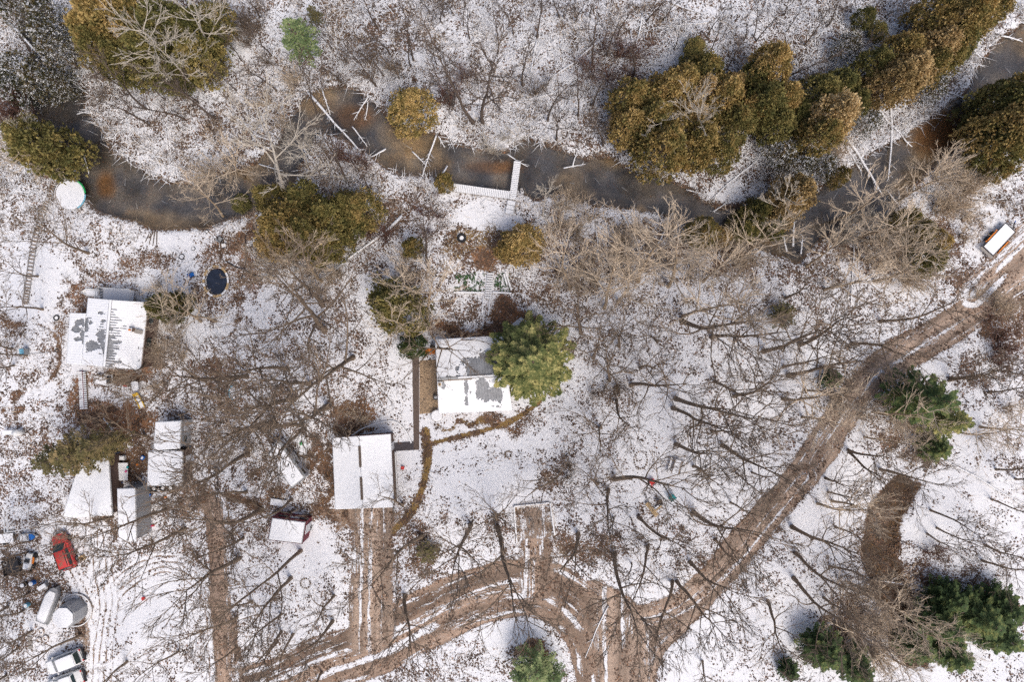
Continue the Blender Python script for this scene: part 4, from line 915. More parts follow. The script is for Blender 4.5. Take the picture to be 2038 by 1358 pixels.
for i in range(4):
    o0 = P(59+i*.9,1262+i*9.0); t_ = thing('paving_slab', o0, ('grey slab in the short row beside the tyre heap, '+['the topmost','the second from the top','the third from the top','the lowest'][i]), 'paving slab', 'grey slabs beside the tyre heap', rz=.12); bevel(MB().box((0,0,.05),(.5,.42,.1)).build('slab', MAT['wood_grey'], t_), .02)
# left-edge yard: frame, boats, tractor
o0 = P(30,1036,1.2); o0.z = 0; t_ = thing('steel_frame', o0, 'open square frame of white metal tubes over dark leaves', 'frame')
A = [Q(8,1016,1.6), Q(55,1009,1.6), Q(57,1053,1.6), Q(9,1061,1.6)]
for i in range(4):
    MB().bar(A[i]-o0, A[(i+1) % 4]-o0, .09, .09).build('rail', MAT['white_metal'], t_); p = A[i]-o0; MB().box((p.x,p.y,.8),(.08,.08,1.6)).build('post', MAT['white_metal'], t_)
MB().bar(A[0].lerp(A[1],.72)-o0, A[3].lerp(A[2],.72)-o0, .06, .06).build('cross_rail', MAT['white_metal'], t_); MB().bar(A[0].lerp(A[1],.12)-o0, A[3].lerp(A[2],.12)-o0, .12, .06).build('cross_rail', MAT['white_metal'], t_)
t_ = thing('motor_boat', P(55,1070,.5), 'white motor boat with a bright blue bow', 'boat', rz=math.radians(6)); t_.location.z = 0; hull(t_, 2.0, .85, .6, MAT['white_metal'], pointed=.5)
q_ = loft(t_, 'bow_cover', MAT['blue'], [(.25,.38,.56,.66,.04),(.6,.34,.56,.68,.04),(.95,.1,.56,.64,.03)]); MB().box((-.45,0,.62),(.8,.6,.1)).build('seat', MAT['snow'], t_); MB().box((-.9,0,.7),(.25,.35,.4)).build('outboard_motor', MAT['steel'], t_)
t_ = thing('utility_trailer', P(14,1070), 'low snow-dusted utility trailer behind the white motor boat', 'trailer', rz=.1); MB().box((0,0,.5),(2.3,1.1,.1)).build('bed', MAT['wood_snow'], t_)
for s_ in (-1,1): MB().tube([(0,s_*.58,.3),(0,s_*.78,.3)],[.3,.3],14).build('wheel', MAT['rubber'], t_)
t_ = thing('lawn_tractor', P(57,1118,.6), 'white and orange lawn tractor beside the black trailer', 'tractor', rz=math.radians(80)); t_.location.z = 0
loft(t_, 'body', MAT['white_metal'], [(-.9,.38,.4,.8,.1),(-.3,.45,.4,.9,.12),(.3,.4,.4,.85,.12),(.95,.32,.4,.75,.1)]); MB().box((.2,-.5,.55),(.8,.14,.2)).build('orange_panel', MAT['orange'], t_); MB().box((.15,0,.95),(.4,.6,.12)).build('seat', MAT['black'], t_); MB().box((-.55,0,.93),(.7,.7,.06)).build('snow', MAT['snow'], t_)
for x in (-.6,.65):
    for s_ in (-1,1): MB().tube([(x,s_*.4,.3),(x,s_*.62,.3)],[.3,.3],14).build('wheel', MAT['rubber'], t_)
t_ = thing('black_trailer', P(30,1126), 'black open cargo trailer with a pipe elbow at one corner', 'trailer', rz=math.radians(12)); MB().box((0,0,.45),(1.9,1.7,.06)).build('bed', MAT['black'], t_)
for s_ in (-1,1): MB().box((0,s_*.87,.6),(1.95,.05,.35)).build('side_board', MAT['black'], t_); MB().box((s_*.97,0,.6),(.05,1.75,.35)).build('end_board', MAT['black'], t_); MB().tube([(0,s_*.92,.3),(0,s_*1.1,.3)],[.3,.3],14).build('wheel', MAT['rubber'], t_)
MB().ring((-.6,.6,.62),.22,.08,14,6).build('pipe_ring', MAT['steel'], t_)
for x, y, l in ((52,1162,'upper snow-capped barrel of the two above the covered boat'),(69,1159,'snow-capped barrel beside the oblong storage box')):
    t_ = thing('barrel', P(x,y), l, 'barrel'); MB().cyl((0,0,0),.28,.7,16).build('drum', MAT['blue'] if x > 60 else MAT['rubber'], t_); MB().cyl((0,0,.71),.26,.07,16,.2).build('snow', MAT['snow'], t_)
t_ = thing('barrel', P(58,1203), 'grey-blue barrel on the snow left of the covered boat', 'barrel'); MB().cyl((0,0,0),.26,.6,16).build('drum', MAT['lightblue'], t_); MB().cyl((0,0,.61),.2,.05,16).build('snow', MAT['snow'], t_)
t_ = thing('cardboard_box', P(166,1110), 'open brown cardboard box beside the red SUV', 'box', rz=.5); M_ = MB()
for x, y, sx, sy in ((.28,0,.03,.55),(-.28,0,.03,.55),(0,.28,.55,.03),(0,-.28,.55,.03)): M_.box((x,y,.2),(sx,sy,.4))
M_.build('side_walls', MAT['wood_tan'], t_); MB().box((0,0,.02),(.54,.54,.03)).build('bottom', MAT['wood_tan'], t_)
# clutter between the sheds
t_ = thing('work_table', P(249,937), 'snow-covered work table cluttered with coloured things between the sheds', 'table'); MB().box((0,0,.75),(1.5,2.1,.06)).build('tabletop', MAT['snow'], t_)
for x in (-.65,.65):
    for y in (-.95,.95): MB().box((x,y,.36),(.07,.07,.72)).build('leg', MAT['wood'], t_)
for x, y, m, nm, l in ((259,936,'pink','toy','pink toy on the cluttered work table'),(262,928,'teal','toy','teal toy on the cluttered work table'),(241,962,'blue','crate','bright blue crate beside the grey-walled narrow shed'),(298,986,'blue','crate','small blue crate near the row of tyres'),(306,1046,'redp','toy','red toy on the snow beside the narrow shed'),(303,1047,'pink','toy','pink toy touching the red one'),
    (286,911,'blue','crate','dark blue crate against the wide shed'),(330,990,'orange','toy','orange toy in the snow below the tyres'),(274,925,'orange','toy','orange toy in the leaves between the sheds'),(246,911,'white_metal','cooler','white cooler at the upper end of the cluttered work table'),(356,905,'redp','toy','tiny red toy under the branches right of the wide shed')):
    z = .79 if nm == 'toy' and x in (259, 262) else 0
    t_ = thing(nm, P(x,y), l, nm); t_.location.z = z; s_ = .5 if nm == 'crate' else (.7 if nm == 'cooler' else .26)
    bevel(MB().box((0,0,s_*.35),(s_,s_*.75,s_*.7),rz=x % 3).build('body', MAT[m], t_), .03); MB().box((0,0,s_*.73),(s_*.6,s_*.45,.05),rz=x % 3).build('lid', MAT['snow'] if nm != 'toy' else MAT[m], t_)
t_ = thing('pallet', P(318,1010), 'snowy wooden pallet propped beside the narrow shed', 'pallet', rz=.4)
for i in range(6): MB().box((0,-.5+i*.2,.14),(1.2,.12,.03)).build('slat', MAT['wood_snow'], t_)
for x in (-.5,0,.5): MB().box((x,0,.06),(.09,1.1,.1)).build('bearer', MAT['wood'], t_)
t_ = thing('swing_frame', P(433,930), 'black collapsed canopy frame in the snow between the sheds and the camper', 'canopy frame')
for i in range(9):
    a = i*.7; MB().tube([(0,0,.35),(1.1*math.cos(a),1.1*math.sin(a),.08)],[.04,.03],6).build('strut', MAT['black'], t_)
MB().ring((0,0,.3),.5,.06,12,5,jit=[1,.7,1.2]).build('hub_ring', MAT['black'], t_)
t_ = thing('round_table', P(869,828,.8), 'round snow-covered patio table at the corner of the central cabin', 'table'); t_.location.z = 0; MB().cyl((0,0,.7),.72,.05,24).build('tabletop', MAT['bark_dark'], t_); MB().cyl((0,0,.752),.68,.06,24,.6).build('snow', MAT['snow'], t_); MB().cyl((0,0,0),.07,.7,10).build('pedestal', MAT['black'], t_)
for k, (a, b) in enumerate((((327,455),(289,482)), ((330,456),(293,486)), ((334,455),(302,485)), ((338,455),(335,494)))):
    # bundle of poles by the river bend
    pa, pb = P(300+k*4,459,.15), P(289+k*7.5,482+k*4,.08); o0 = (pa+pb)/2; t_ = MB().tube([pa-o0, pb-o0], [.06,.045], 6).build('pole', MAT['bark_dark'], loc=o0); tag(t_, ['leftmost','second leftmost','second rightmost','rightmost'][k]+' of four dark poles fanned on the snow by the river bend', 'pole', 'four dark poles on the snow')
o0 = P(510,545); pts = smooth([(450,520),(470,532),(485,535),(500,545),(520,551),(545,553)], 3); t_ = MB().tube([P(x,y,.08)-o0 for x, y in pts], [.07]*len(pts), 7).build('drain_pipe', MAT['black'], loc=o0); tag(t_, 'black bent drain pipe on the snow beside the pond', 'pipe')
o0 = P(489,500); pts = smooth([(488,470),(490,500),(488,530),(480,555)], 3); t_ = MB().tube([P(x,y,.08)-o0 for x, y in pts], [.06]*len(pts), 7).build('drain_pipe', MAT['black'], loc=o0); tag(t_, 'black pipe running along the brown leaf strip towards the pond', 'pipe')
t_ = thing('paddling_pool', P(463,782), 'pale blue paddling pool edge poking out of the snow', 'paddling pool'); M_ = MB().tube([Vector((.8*math.cos(a)*.5, .8*math.sin(a), .12)) for a in [math.radians(x) for x in range(80, 281, 14)]], [.07]*15, 7); M_.build('rim', MAT['lightblue'], t_); MB().prism([(.8*math.cos(i*.4)*.5, .8*math.sin(i*.4)) for i in range(15)], 0, .08).build('floor', MAT['snow'], t_)
t_ = thing('tarpaulin', P(862,700), 'small orange tarpaulin beneath the arborvitae at the cabin corner', 'tarpaulin'); q_ = MB(); nn_ = 5
for i in range(nn_):
    for j in range(nn_): q_.v.append(((j-2)*.45-(i*.1), (i-2)*.16, .25+rg.uniform(-.06,.06)))
q_.f = [(i*nn_+j, i*nn_+j+1, (i+1)*nn_+j+1, (i+1)*nn_+j) for i in range(nn_-1) for j in range(nn_-1)]; q_.build('sheet', MAT['orange'], t_)

# ---------------------------------------------------------------- trees
class VV:   # fast tube collector with numpy-free tuples
    pass
def rnd_perp(d, rng):
    x = d.orthogonal().normalized(); return (Quaternion(d, rng.uniform(0, 2*math.pi)) @ x)

def gen_bare(seed, spread=.55, start=.42, limbs=11, fork=.6, wig=.085, th=.0125, counts=(5, 4, 3), lf=.34, an=(.28, .68), upc=.05):
    """tree of height 1 scaled to 20 m: returns trunk, branches meshes"""
    rng = random.Random(seed); Ht = 20.0; T, Br = MB(), MB()
    r0 = th*Ht
    pts = []; n = 11; p = Vector((0, 0, -.3)); d = Vector((rng.uniform(-.05, .05), rng.uniform(-.05, .05), 1)).normalized()
    for i in range(n):
        pts.append(p.copy()); p = p + d*(Ht*.97/(n-1)); d = (d+Vector((rng.gauss(0, wig*.6), rng.gauss(0, wig*.6), .06))).normalized()
    rad = [max(.022, r0*(1-(i/(n-1))**1.15*.95)) for i in range(n)]; rad[0] *= 1.35
    T.tube(pts, rad, 7)
    def at(f):
        k = f*(n-1); i = min(int(k), n-2); return pts[i].lerp(pts[i+1], k-i), rad[i]+(rad[i+1]-rad[i])*(k-i)
    def grow(p, d, L, r, lev):
        segs = (6, 4, 3, 1)[lev]; q = [p.copy()]; dd = d.copy(); rs = [r]
        for i in range(segs):
            w_ = wig*(1.0 if lev < 2 else .8); dd = (dd+Vector((rng.gauss(0, w_), rng.gauss(0, w_), upc if lev < 3 else .02))).normalized()
            p = p+dd*(L/segs); q.append(p.copy()); rs.append(max(.012, r*(1-(i+1)/segs*.85)))
        if lev == 3: Br.spike(q[0], q[-1], r); return
        Br.tube(q, rs, 5 if lev == 0 else 3, False)
        c = counts[lev]
        for k in range(c):
            f = .22+.78*(k+rng.random())/c; kk = min(f, .999)*segs; i = int(kk)
            bp = q[i].lerp(q[i+1], kk-i); bd = (q[i+1]-q[i]).normalized()
            ang = rng.uniform(*an); nd = (bd*math.cos(ang)+rnd_perp(bd, rng)*math.sin(ang)).normalized()
            nr = (rs[i]*.66, .034, .022)[lev]
            grow(bp, nd, L*(1-f*.45)*rng.uniform(.42, .72), max(nr, (.042, .029, .02)[lev]), lev+1)
    a = rng.uniform(0, 6)
    for k in range(limbs):
        f = start+(1-start)*(k+rng.random()*.8)/limbs; a += 2.4+rng.uniform(-.5, .5)
        p_, r_ = at(min(f, .985)); up = rng.uniform(.6, 1.15)/max(spread, .2)*.62
        d_ = Vector((math.cos(a), math.sin(a), up)).normalized()
        L = Ht*lf*(1.12-.62*(f-start)/(1-start))*rng.uniform(.75, 1.2)
        grow(p_, d_, L, max(.06, r_*.62), 0)
    return T, Br

def proto_bare(name, seed, tm, bm, **k):
    T, Br = gen_bare(seed, **k)
    return T.mesh('trunk', MAT[tm]), Br.mesh('branches', MAT[bm])
PB = {}
for i in range(7): PB[('tall', i)] = proto_bare('tall', 100+i, 'bark', 'twig', spread=.5, start=.38)
for i in range(3): PB[('tan', i)] = proto_bare('tan', 200+i, 'bark_tan', 'twig_tan', spread=.75, start=.28, limbs=15, lf=.33)
for i in range(3): PB[('wide', i)] = proto_bare('wide', 300+i, 'bark', 'twig', spread=1.0, start=.16, limbs=12, lf=.42, th=.014, an=(.4,.85), wig=.11)
for i in range(3): PB[('thin', i)] = proto_bare('thin', 400+i, 'bark_dark', 'bark_dark', spread=.45, start=.3, limbs=9, lf=.2, counts=(5, 4, 2), th=.0085)
for i in range(2): PB[('pale', i)] = proto_bare('pale', 500+i, 'bark_pale', 'twig_pale', spread=.7, start=.35, limbs=11, lf=.3, th=.011, counts=(5, 5, 3))
LOOK_ = {'tall': ['tall grey-brown bare tree', 'bare tree with slanting trunk'], 'tan': ['bare tree with dense tan twigs'], 'wide': ['low wide-spreading bare tree'], 'thin': ['slender dark bare tree'], 'pale': ['whitish bare tree']}
SIZE = [(0, 'small'), (11, 'medium-height'), (16, 'tall'), (20, 'very tall')]

def put_bare(bx, by, tx, ty, kind='tall', h=None, rng=random.Random(5), sw=1.0):
    b = np.array([bx, by], float); tp = np.array([tx, ty], float); c = np.array([CX, CY])
    o = b-c; r0 = max(np.linalg.norm(o), 1); o /= r0; vec = (tp-b)*1.3; dr = float(vec @ o)
    if h is None:
        h = H*max(dr, 0)/(r0+max(dr, 0)) if r0 > 230 else 13
        h = min(max(h, 8.5 if kind == 'thin' else 10), 21.5)
    res = (vec - o*(r0*h/(H-h)))/S*(H-h)/H
    m = np.linalg.norm(res); lim = .33*h
    if m > lim: res *= lim/m
    base = P(bx, by); base.z = gz(base.x, base.y); top = Vector((base.x+res[0], base.y-res[1], h))
    d = top-base; L = d.length
    i = rng.randrange(len([1 for q in PB if q[0] == kind])); tm, bm = PB[(kind, i)]
    e = thing('bare_tree', base, '', 'bare tree', {'tall': 'tall bare trees', 'tan': 'bare trees with tan twigs', 'wide': 'spreading bare trees', 'thin': 'slender dark bare trees', 'pale': 'whitish bare trees'}[kind])
    q = d.to_track_quat('Z', 'Y') @ Quaternion((0, 0, 1), rng.uniform(0, 6.28))
    e.rotation_mode = 'QUATERNION'; e.rotation_quaternion = q; k = L/20.0; e.scale = (k*sw, k*sw, k)
    for nm, mm in (('trunk', tm), ('branches', bm)):
        c_ = bpy.data.objects.new(nm, mm); col.objects.link(c_); c_.parent = e
    look = [s for v_, s in SIZE if h >= v_][-1]
    PENDING.append((e, 'bare tree', {'tall': look+' grey-brown', 'tan': look+' tan-twigged', 'wide': look+' spreading', 'thin': look+' thin dark', 'pale': look+' whitish'}[kind], base.x, base.y))
    return e

TALL = """176,504,60,455;75,550,10,540;85,616,20,606;24,694,-30,692;54,708,0,706;27,728,-20,728;642,608,565,520;646,657,560,590,w;703,712,620,740,w;619,766,480,752;573,735,470,715;491,750,330,742
588,792,470,803;654,809,540,835;547,841,440,855;602,845,500,872;605,853,520,912;493,905,370,925;491,980,380,990;521,1015,380,1060;331,1014,190,1060;225,1030,110,1042;368,1052,230,1110;484,1072,400,1110
475,1112,335,1175;472,1230,370,1290;502,1198,420,1228;356,1297,290,1350;253,1318,200,1370;162,1265,40,1330;55,1100,0,1115;58,1181,0,1205;16,1209,-20,1230;62,1139,0,1150;65,1077,0,1100;47,1216,0,1240;63,1257,0,1290;37,1290,0,1310;12,1345,-30,1370
290,868,180,775;599,1097,500,1195;579,1151,500,1238;560,1223,495,1282;560,1258,500,1330;583,1264,545,1345;553,1278,505,1352;665,1186,610,1240;662,1237,585,1335;840,1067,745,1112;937,1045,912,1130;806,1188,775,1290
802,1005,740,925,w;988,1035,962,935,w;990,1050,1000,1150;580,995,500,1045;1116,943,1070,975,w;1190,964,1140,900,w;1222,954,1340,958;1211,975,1215,1060;1151,1063,1150,1155;1223,1103,1226,1240;1289,1088,1285,1185;1271,1031,1345,1090
1338,1158,1330,1290;1347,1158,1420,1270;1373,1120,1440,1210;1380,1021,1465,1095;1424,1075,1485,1135;1454,1001,1515,1022;1437,887,1540,932;1345,885,1415,912;1380,929,1440,945;1466,943,1500,968;1496,941,1545,965;1398,1317,1412,1370
1688,896,1765,932;1690,900,1745,1000;1752,935,1860,962;1643,952,1705,972;1648,980,1710,990;1655,998,1735,1022,n;1627,1003,1735,1042,n;1576,1049,1700,1100;1662,1049,1715,1068;1583,1102,1690,1182;1651,1128,1760,1162;1579,1151,1665,1275
1639,1190,1720,1262;1528,1197,1585,1305;1852,1016,1960,1052;1864,1051,1940,1090;1961,1086,2040,1112;1954,1116,2050,1152;1973,994,2060,1022;1982,935,2060,940;2021,954,2070,965;1845,1063,1905,1092
1520,699,1640,655;1591,686,1700,660;1696,684,1815,678;1751,640,1890,620;1559,730,1650,702;1569,748,1690,730;1564,594,1630,570;1641,577,1735,548,n;1558,794,1655,805,n;1597,831,1665,842,n;1461,789,1545,755;1602,777,1680,775
1888,758,2010,735;1890,752,1960,740;1927,758,2000,746;1967,782,2040,775;1605,530,1670,470,n;1345,794,1500,830;1357,640,1450,692;1359,630,1435,600,n;1416,672,1500,645;1457,645,1512,610;1339,813,1410,850
1423,760,1500,790;1274,733,1320,716;1256,767,1320,742;1227,797,1235,850;1213,758,1215,700,w;1232,689,1245,655;1181,713,1190,680;1157,664,1140,605,w;1203,613,1225,545,n;1196,852,1140,830,w;1417,860,1470,852;1308,680,1270,660
1135,575,1120,495,n;470,1290,420,1330;640,1340,590,1400;1550,1330,1590,1390;1700,1335,1760,1380;1760,1300,1830,1350,n;1660,1240,1750,1300,n;1690,1160,1790,1200,n;1740,1190,1840,1240,n;1800,1250,1900,1290,n;1720,870,1800,890,n
1740,820,1830,840,n;1700,480,1790,430,n;1720,520,1820,490,n;1740,560,1840,540,n;1270,560,1290,480,n;1330,570,1370,490,n;1400,560,1450,500,n;1470,520,1530,460,n;1660,440,1740,390,n;1790,400,1860,350,n;1820,360,1890,320,n
860,690,900,700,w;850,640,860,560,n;640,560,590,515,n;430,640,350,610,n;410,760,335,735;400,640,340,600,n;300,715,240,760;440,430,420,350,n;480,350,450,330,n;100,330,60,320,n
1900,860,2000,880,n;1950,850,2060,865,n;1230,600,1250,560,n;840,600,815,560,n;830,690,790,640,n"""
KM = {'w': 'wide', 'n': 'tan'}
rr = random.Random(42)
seen_tall = []
for ln in TALL.replace('\n', ';').split(';'):
    a = ln.split(','); x = list(map(float, a[:4])); kd = KM[a[4]] if len(a) > 4 else 'tall'
    put_bare(*x, kind=kd, rng=rr, sw=rr.uniform(.9, 1.25)); seen_tall.append(x)
THIN = """291,217,165,115;298,250,215,180;427,235,340,180;395,205,330,165;366,237,290,190;750,51,700,0;776,108,740,50;747,169,700,120;764,152,725,100;818,132,788,60;823,120,800,50;856,27,842,-15;884,32,865,0;879,44,860,10;900,27,893,-10
923,51,916,0;935,76,915,10;991,78,985,30;944,245,890,150;961,244,925,120;662,98,630,50;517,34,490,0;1022,68,1020,10;1069,75,1070,0;1113,34,1100,0;1122,34,1120,-10;1146,42,1150,0;1174,34,1173,-20;1288,41,1305,0;1342,98,1362,45;1406,73,1440,10
1412,108,1450,40;1444,142,1492,70;1108,278,1115,200;1208,112,1210,40;1500,73,1522,0;1505,82,1540,20;1646,52,1692,5;1761,34,1788,0;1564,64,1600,10;1564,157,1620,100;680,165,650,110;630,230,600,170;550,180,500,120;480,120,440,60
665,403,640,340;735,377,720,330;690,360,660,300;1180,130,1185,60;1230,70,1240,10;1260,150,1275,90;1040,170,1040,110;1090,240,1095,170;1150,230,1160,160;870,130,850,80;900,210,870,150;980,190,970,130;1320,40,1340,0;1560,30,1585,-10;1600,90,1640,40
500,70,460,20;540,110,500,50;470,180,420,130;1200,290,1210,230;330,200,270,140;250,180,190,120;850,520,835,470;1220,1030,1230,1075;1255,1031,1268,1060;1257,1122,1266,1150;1480,80,1500,30;1680,120,1720,70;1180,210,1185,150"""
for ln in THIN.replace('\n', ';').split(';'):
    x = list(map(float, ln.split(','))); put_bare(*x, kind='thin', rng=rr, sw=rr.uniform(.9, 1.5))
for x in [(580,406,530,200,19),(365,125,300,50,16),(434,108,375,35,15),(400,180,330,120,13),(610,330,600,280,9),(1360,270,1370,215,12),(1300,310,1305,260,11),(1310,350,1300,330,7),(1540,470,1570,410,10),(1030,270,1040,300,6),(1360,300,1400,235,12),(40,330,20,290,11),(100,300,60,280,9),(1080,430,1085,380,8)]:
    put_bare(*x[:4], kind='pale', h=x[4], rng=rr, sw=1.1)

# ---- conifers
def foliage_mat(name, ca, cb, cc, s=1.2, snow=0):
    t = NT(name); oi = t.n('ShaderNodeObjectInfo'); off = t.n('ShaderNodeVectorMath', operation='SCALE'); 
    cmb = t.n('ShaderNodeCombineXYZ'); t.l(oi.outputs['Random'], cmb.inputs[0]); t.l(oi.outputs['Random'], cmb.inputs[2]); t.l(cmb.outputs[0], off.inputs[0]); off.inputs[3].default_value = 50
    ad = t.n('ShaderNodeVectorMath', operation='ADD'); t.l(t.obj(), ad.inputs[0]); t.l(off.outputs[0], ad.inputs[1])
    a = t.noise(s, 3, .6, ad.outputs[0]); b = t.noise(s*6, 2, .6, ad.outputs[0])
    m = t.math('ADD', t.math('MULTIPLY', a, .6), t.math('MULTIPLY', b, .4))
    m = t.math('ADD', m, t.math('MULTIPLY', t.math('SUBTRACT', oi.outputs['Random'], .5), .14))
    c = t.mix(t.step(m, .42, .53), ca, cb); c = t.mix(t.step(m, .53, .64), c, cc)
    if snow:
        c = t.mix(t.step(t.noise(1.7, 3, .7, ad.outputs[0]), .535, .56), c, c4(.82, .84, .88))
    return t.fin(c, .75, .2)
MAT['cedar'] = foliage_mat('cedar_foliage', c4(.18, .165, .06), c4(.42, .31, .12), c4(.62, .45, .20), .9)
MAT['cedar_green'] = foliage_mat('green_cedar_foliage', c4(.12, .125, .045), c4(.26, .23, .085), c4(.40, .31, .12), .9)
MAT['cedar_light'] = foliage_mat('bronze_cedar_foliage', c4(.30, .22, .10), c4(.60, .44, .22), c4(.78, .62, .37), 1.0)
MAT['cedar_snow'] = foliage_mat('snowy_cedar_foliage', c4(.05, .055, .025), c4(.11, .095, .04), c4(.20, .14, .07), .9, 1)
MAT['hemlock'] = foliage_mat('hemlock_foliage', c4(.06, .085, .03), c4(.15, .17, .06), c4(.44, .40, .16), .8)
MAT['spruce'] = foliage_mat('spruce_foliage', c4(.045, .075, .03), c4(.09, .135, .05), c4(.22, .23, .08), .8)
MAT['pine'] = foliage_mat('pine_foliage', c4(.10, .15, .065), c4(.18, .24, .10), c4(.33, .36, .18), 1.2)
MAT['olive'] = foliage_mat('olive_foliage', c4(.09, .085, .04), c4(.16, .14, .06), c4(.27, .2, .1), 1.2)

def gen_conifer(seed, shape='ovoid', N=1500, lobes=46, bl=.30, bw=.075, R=2.6, Hc=9.0, lr=.30):
    rng = random.Random(seed); F = MB(); T = MB()
    zb = .10*Hc
    def prof(f):  # radius fraction against height fraction
        if shape == 'ovoid': return math.sin(math.pi*min(1, .10+.90*f)**.85)**.75*(1 if f < .45 else 1-.30*(f-.45)/.55) if f < 1 else 0
        if shape == 'cone': return (1-f)**.8*.97+.03
        return math.sqrt(max(0, 1-((f-.45)/.56)**2))
    L = []
    for i in range(lobes):
        f = (i+.5)/lobes; f = f**.8; a = i*2.39996+rng.uniform(-.3, .3); r = R*prof(f)*rng.uniform(.7, 1.0)*(1-lr*.3)
        L.append((Vector((r*math.cos(a), r*math.sin(a), zb+(Hc-zb)*f*.97)), R*lr*rng.uniform(.65, 1.45)*(1 if f < .8 else .75)))
    for k in range(N):
        c, rl = L[rng.randrange(lobes)]
        axis_d = Vector((c.x, c.y, 0)); axis_d = axis_d.normalized() if axis_d.length > .01 else Vector((0, 0, 1))
        u = Vector((rng.gauss(0, 1), rng.gauss(0, 1), rng.gauss(0, 1))).normalized()
        u = (u+axis_d*.5+Vector((0, 0, .55))).normalized()
        p = c+u*rl*(rng.uniform(.68, 1.1) if rng.random() < .86 else rng.uniform(1.1, 1.55))
        d = (u+Vector((rng.gauss(0, .35), rng.gauss(0, .35), rng.gauss(0, .35)+(.1 if shape != 'round' else 0)))).normalized()
        side = rnd_perp(d, rng)
        for q in range(5):
            ang = (q-2)*.42; e = (d*math.cos(ang)+side*math.sin(ang)); l = bl*(1-.14*abs(q-2))*rng.uniform(.8, 1.2)
            w = d.cross(side)*bw*.8+side*bw*.5*math.cos(ang)
            b = len(F.v); m_ = p+e*l*.55
            F.v += [tuple(p), tuple(m_+w), tuple(p+e*l), tuple(m_-w)]; F.f.append((b, b+1, b+2, b+3))
    T.tube([(0, 0, -.2), (0, 0, Hc*.5), (0, 0, Hc*.93)], [.16, .1, .03], 6)
    for k in range(26):
        f = rng.uniform(.1, .85); a = rng.uniform(0, 6.28); r = R*prof(f)*.7
        T.spike((0, 0, zb+(Hc-zb)*f*.85), (r*math.cos(a), r*math.sin(a), zb+(Hc-zb)*min(1, f+.05)), .035)
    return T.mesh('trunk', MAT['bark']), F
def gen_boughs(seed, R=4.8, Hc=13, layers=16, per=9, shape=.75, z0=.12, bl=.34, bw=.07, dens=4.2, droop=.12, top=.9):
    rng = random.Random(seed); F = MB(); T = MB(); T.tube([(0, 0, -.2), (0, 0, Hc*.5), (0, 0, Hc*.96)], [.2, .13, .03], 7)
    def spray(p, d, side, l, w):
        for q in range(5):
            ang = (q-2)*.45; e = d*math.cos(ang)+side*math.sin(ang); ll = l*(1-.15*abs(q-2))*rng.uniform(.75, 1.25)
            wv = (side*math.cos(ang)-d*math.sin(ang))*w+Vector((0, 0, rng.uniform(-.3, .3)*w)); b = len(F.v); m_ = p+e*ll*.5
            F.v += [tuple(p), tuple(m_+wv), tuple(p+e*ll), tuple(m_-wv)]; F.f.append((b, b+1, b+2, b+3))
    for k in range(layers):
        f = (k+.5)/layers; z = Hc*(z0+(1-z0)*f*.97); Rr = R*max(.05, (1-f**1.6))**shape
        n = max(4, int(per*(.45+.55*(1-f))))
        for j in range(n):
            a = 2*math.pi*(j+rng.uniform(-.35, .35))/n+k*2.4; L = Rr*rng.uniform(.68, 1.12); d = Vector((math.cos(a), math.sin(a), rng.uniform(.0, .25))).normalized()
            p = Vector((0, 0, z)); q = p.copy(); s_ = Vector((-d.y, d.x, 0)).normalized(); T.spike(p, p+d*L*.9, .035)
            m = max(3, int(L*dens))
            for i in range(m):
                g = (i+1)/m; pp = p+d*L*g+Vector((0, 0, -droop*L*g*g)); wd = L*.26*math.sin(math.pi*min(.97, g*.85+.12))
                for sd_ in (-1, 1):
                    side_len = wd*rng.uniform(.4, 1.1); c_ = pp+s_*sd_*side_len*.8+Vector((0, 0, rng.uniform(-.08, .12)))
                    dd = (d*.8+s_*sd_*.8).normalized(); spray(c_, dd, dd.cross(Vector((0, 0, 1))).normalized(), bl*rng.uniform(.7, 1.2), bw)
                if g > .3: spray(pp+Vector((0, 0, .08)), d, s_, bl*1.1, bw)
    return T.mesh('trunk', MAT['bark']), F
PC = {}
def mk(key, seeds, mats, **k):
    for i, s in enumerate(seeds):
        tm, F = (gen_boughs if 'layers' in k else gen_conifer)(s, **k)
        base = None
        for mt in mats:
            me_ = F.mesh('crown', MAT[mt]) if base is None else base.copy()
            if base is None: base = me_
            me_.materials.clear(); me_.materials.append(MAT[mt])
            PC.setdefault((key, mt), []).append((tm, me_, k.get('R', 2.6), k.get('Hc', 9.0)))
mk('cedar', (1, 2, 3, 4, 5), ('cedar', 'cedar_green', 'cedar_light'), N=3400, lobes=40, lr=.25)
mk('snowy', (5, 6), ('cedar_snow',), N=1300, lobes=40)
mk('hemlock', (7,), ('hemlock',), R=4.8, Hc=13, layers=17, per=13, bl=.4, bw=.075, shape=.8)
mk('spruce', (8, 9, 10), ('spruce', 'hemlock'), R=3.6, Hc=12, layers=13, per=11, bl=.34, bw=.07)
mk('pine', (10, 11), ('pine', 'olive'), R=2.4, Hc=6, layers=8, per=8, bl=.3, bw=.045, shape=.6, z0=.35)
mk('arbor', (12,), ('cedar_green', 'spruce'), shape='ovoid', N=3600, lobes=50, R=2.8, Hc=9, lr=.22)

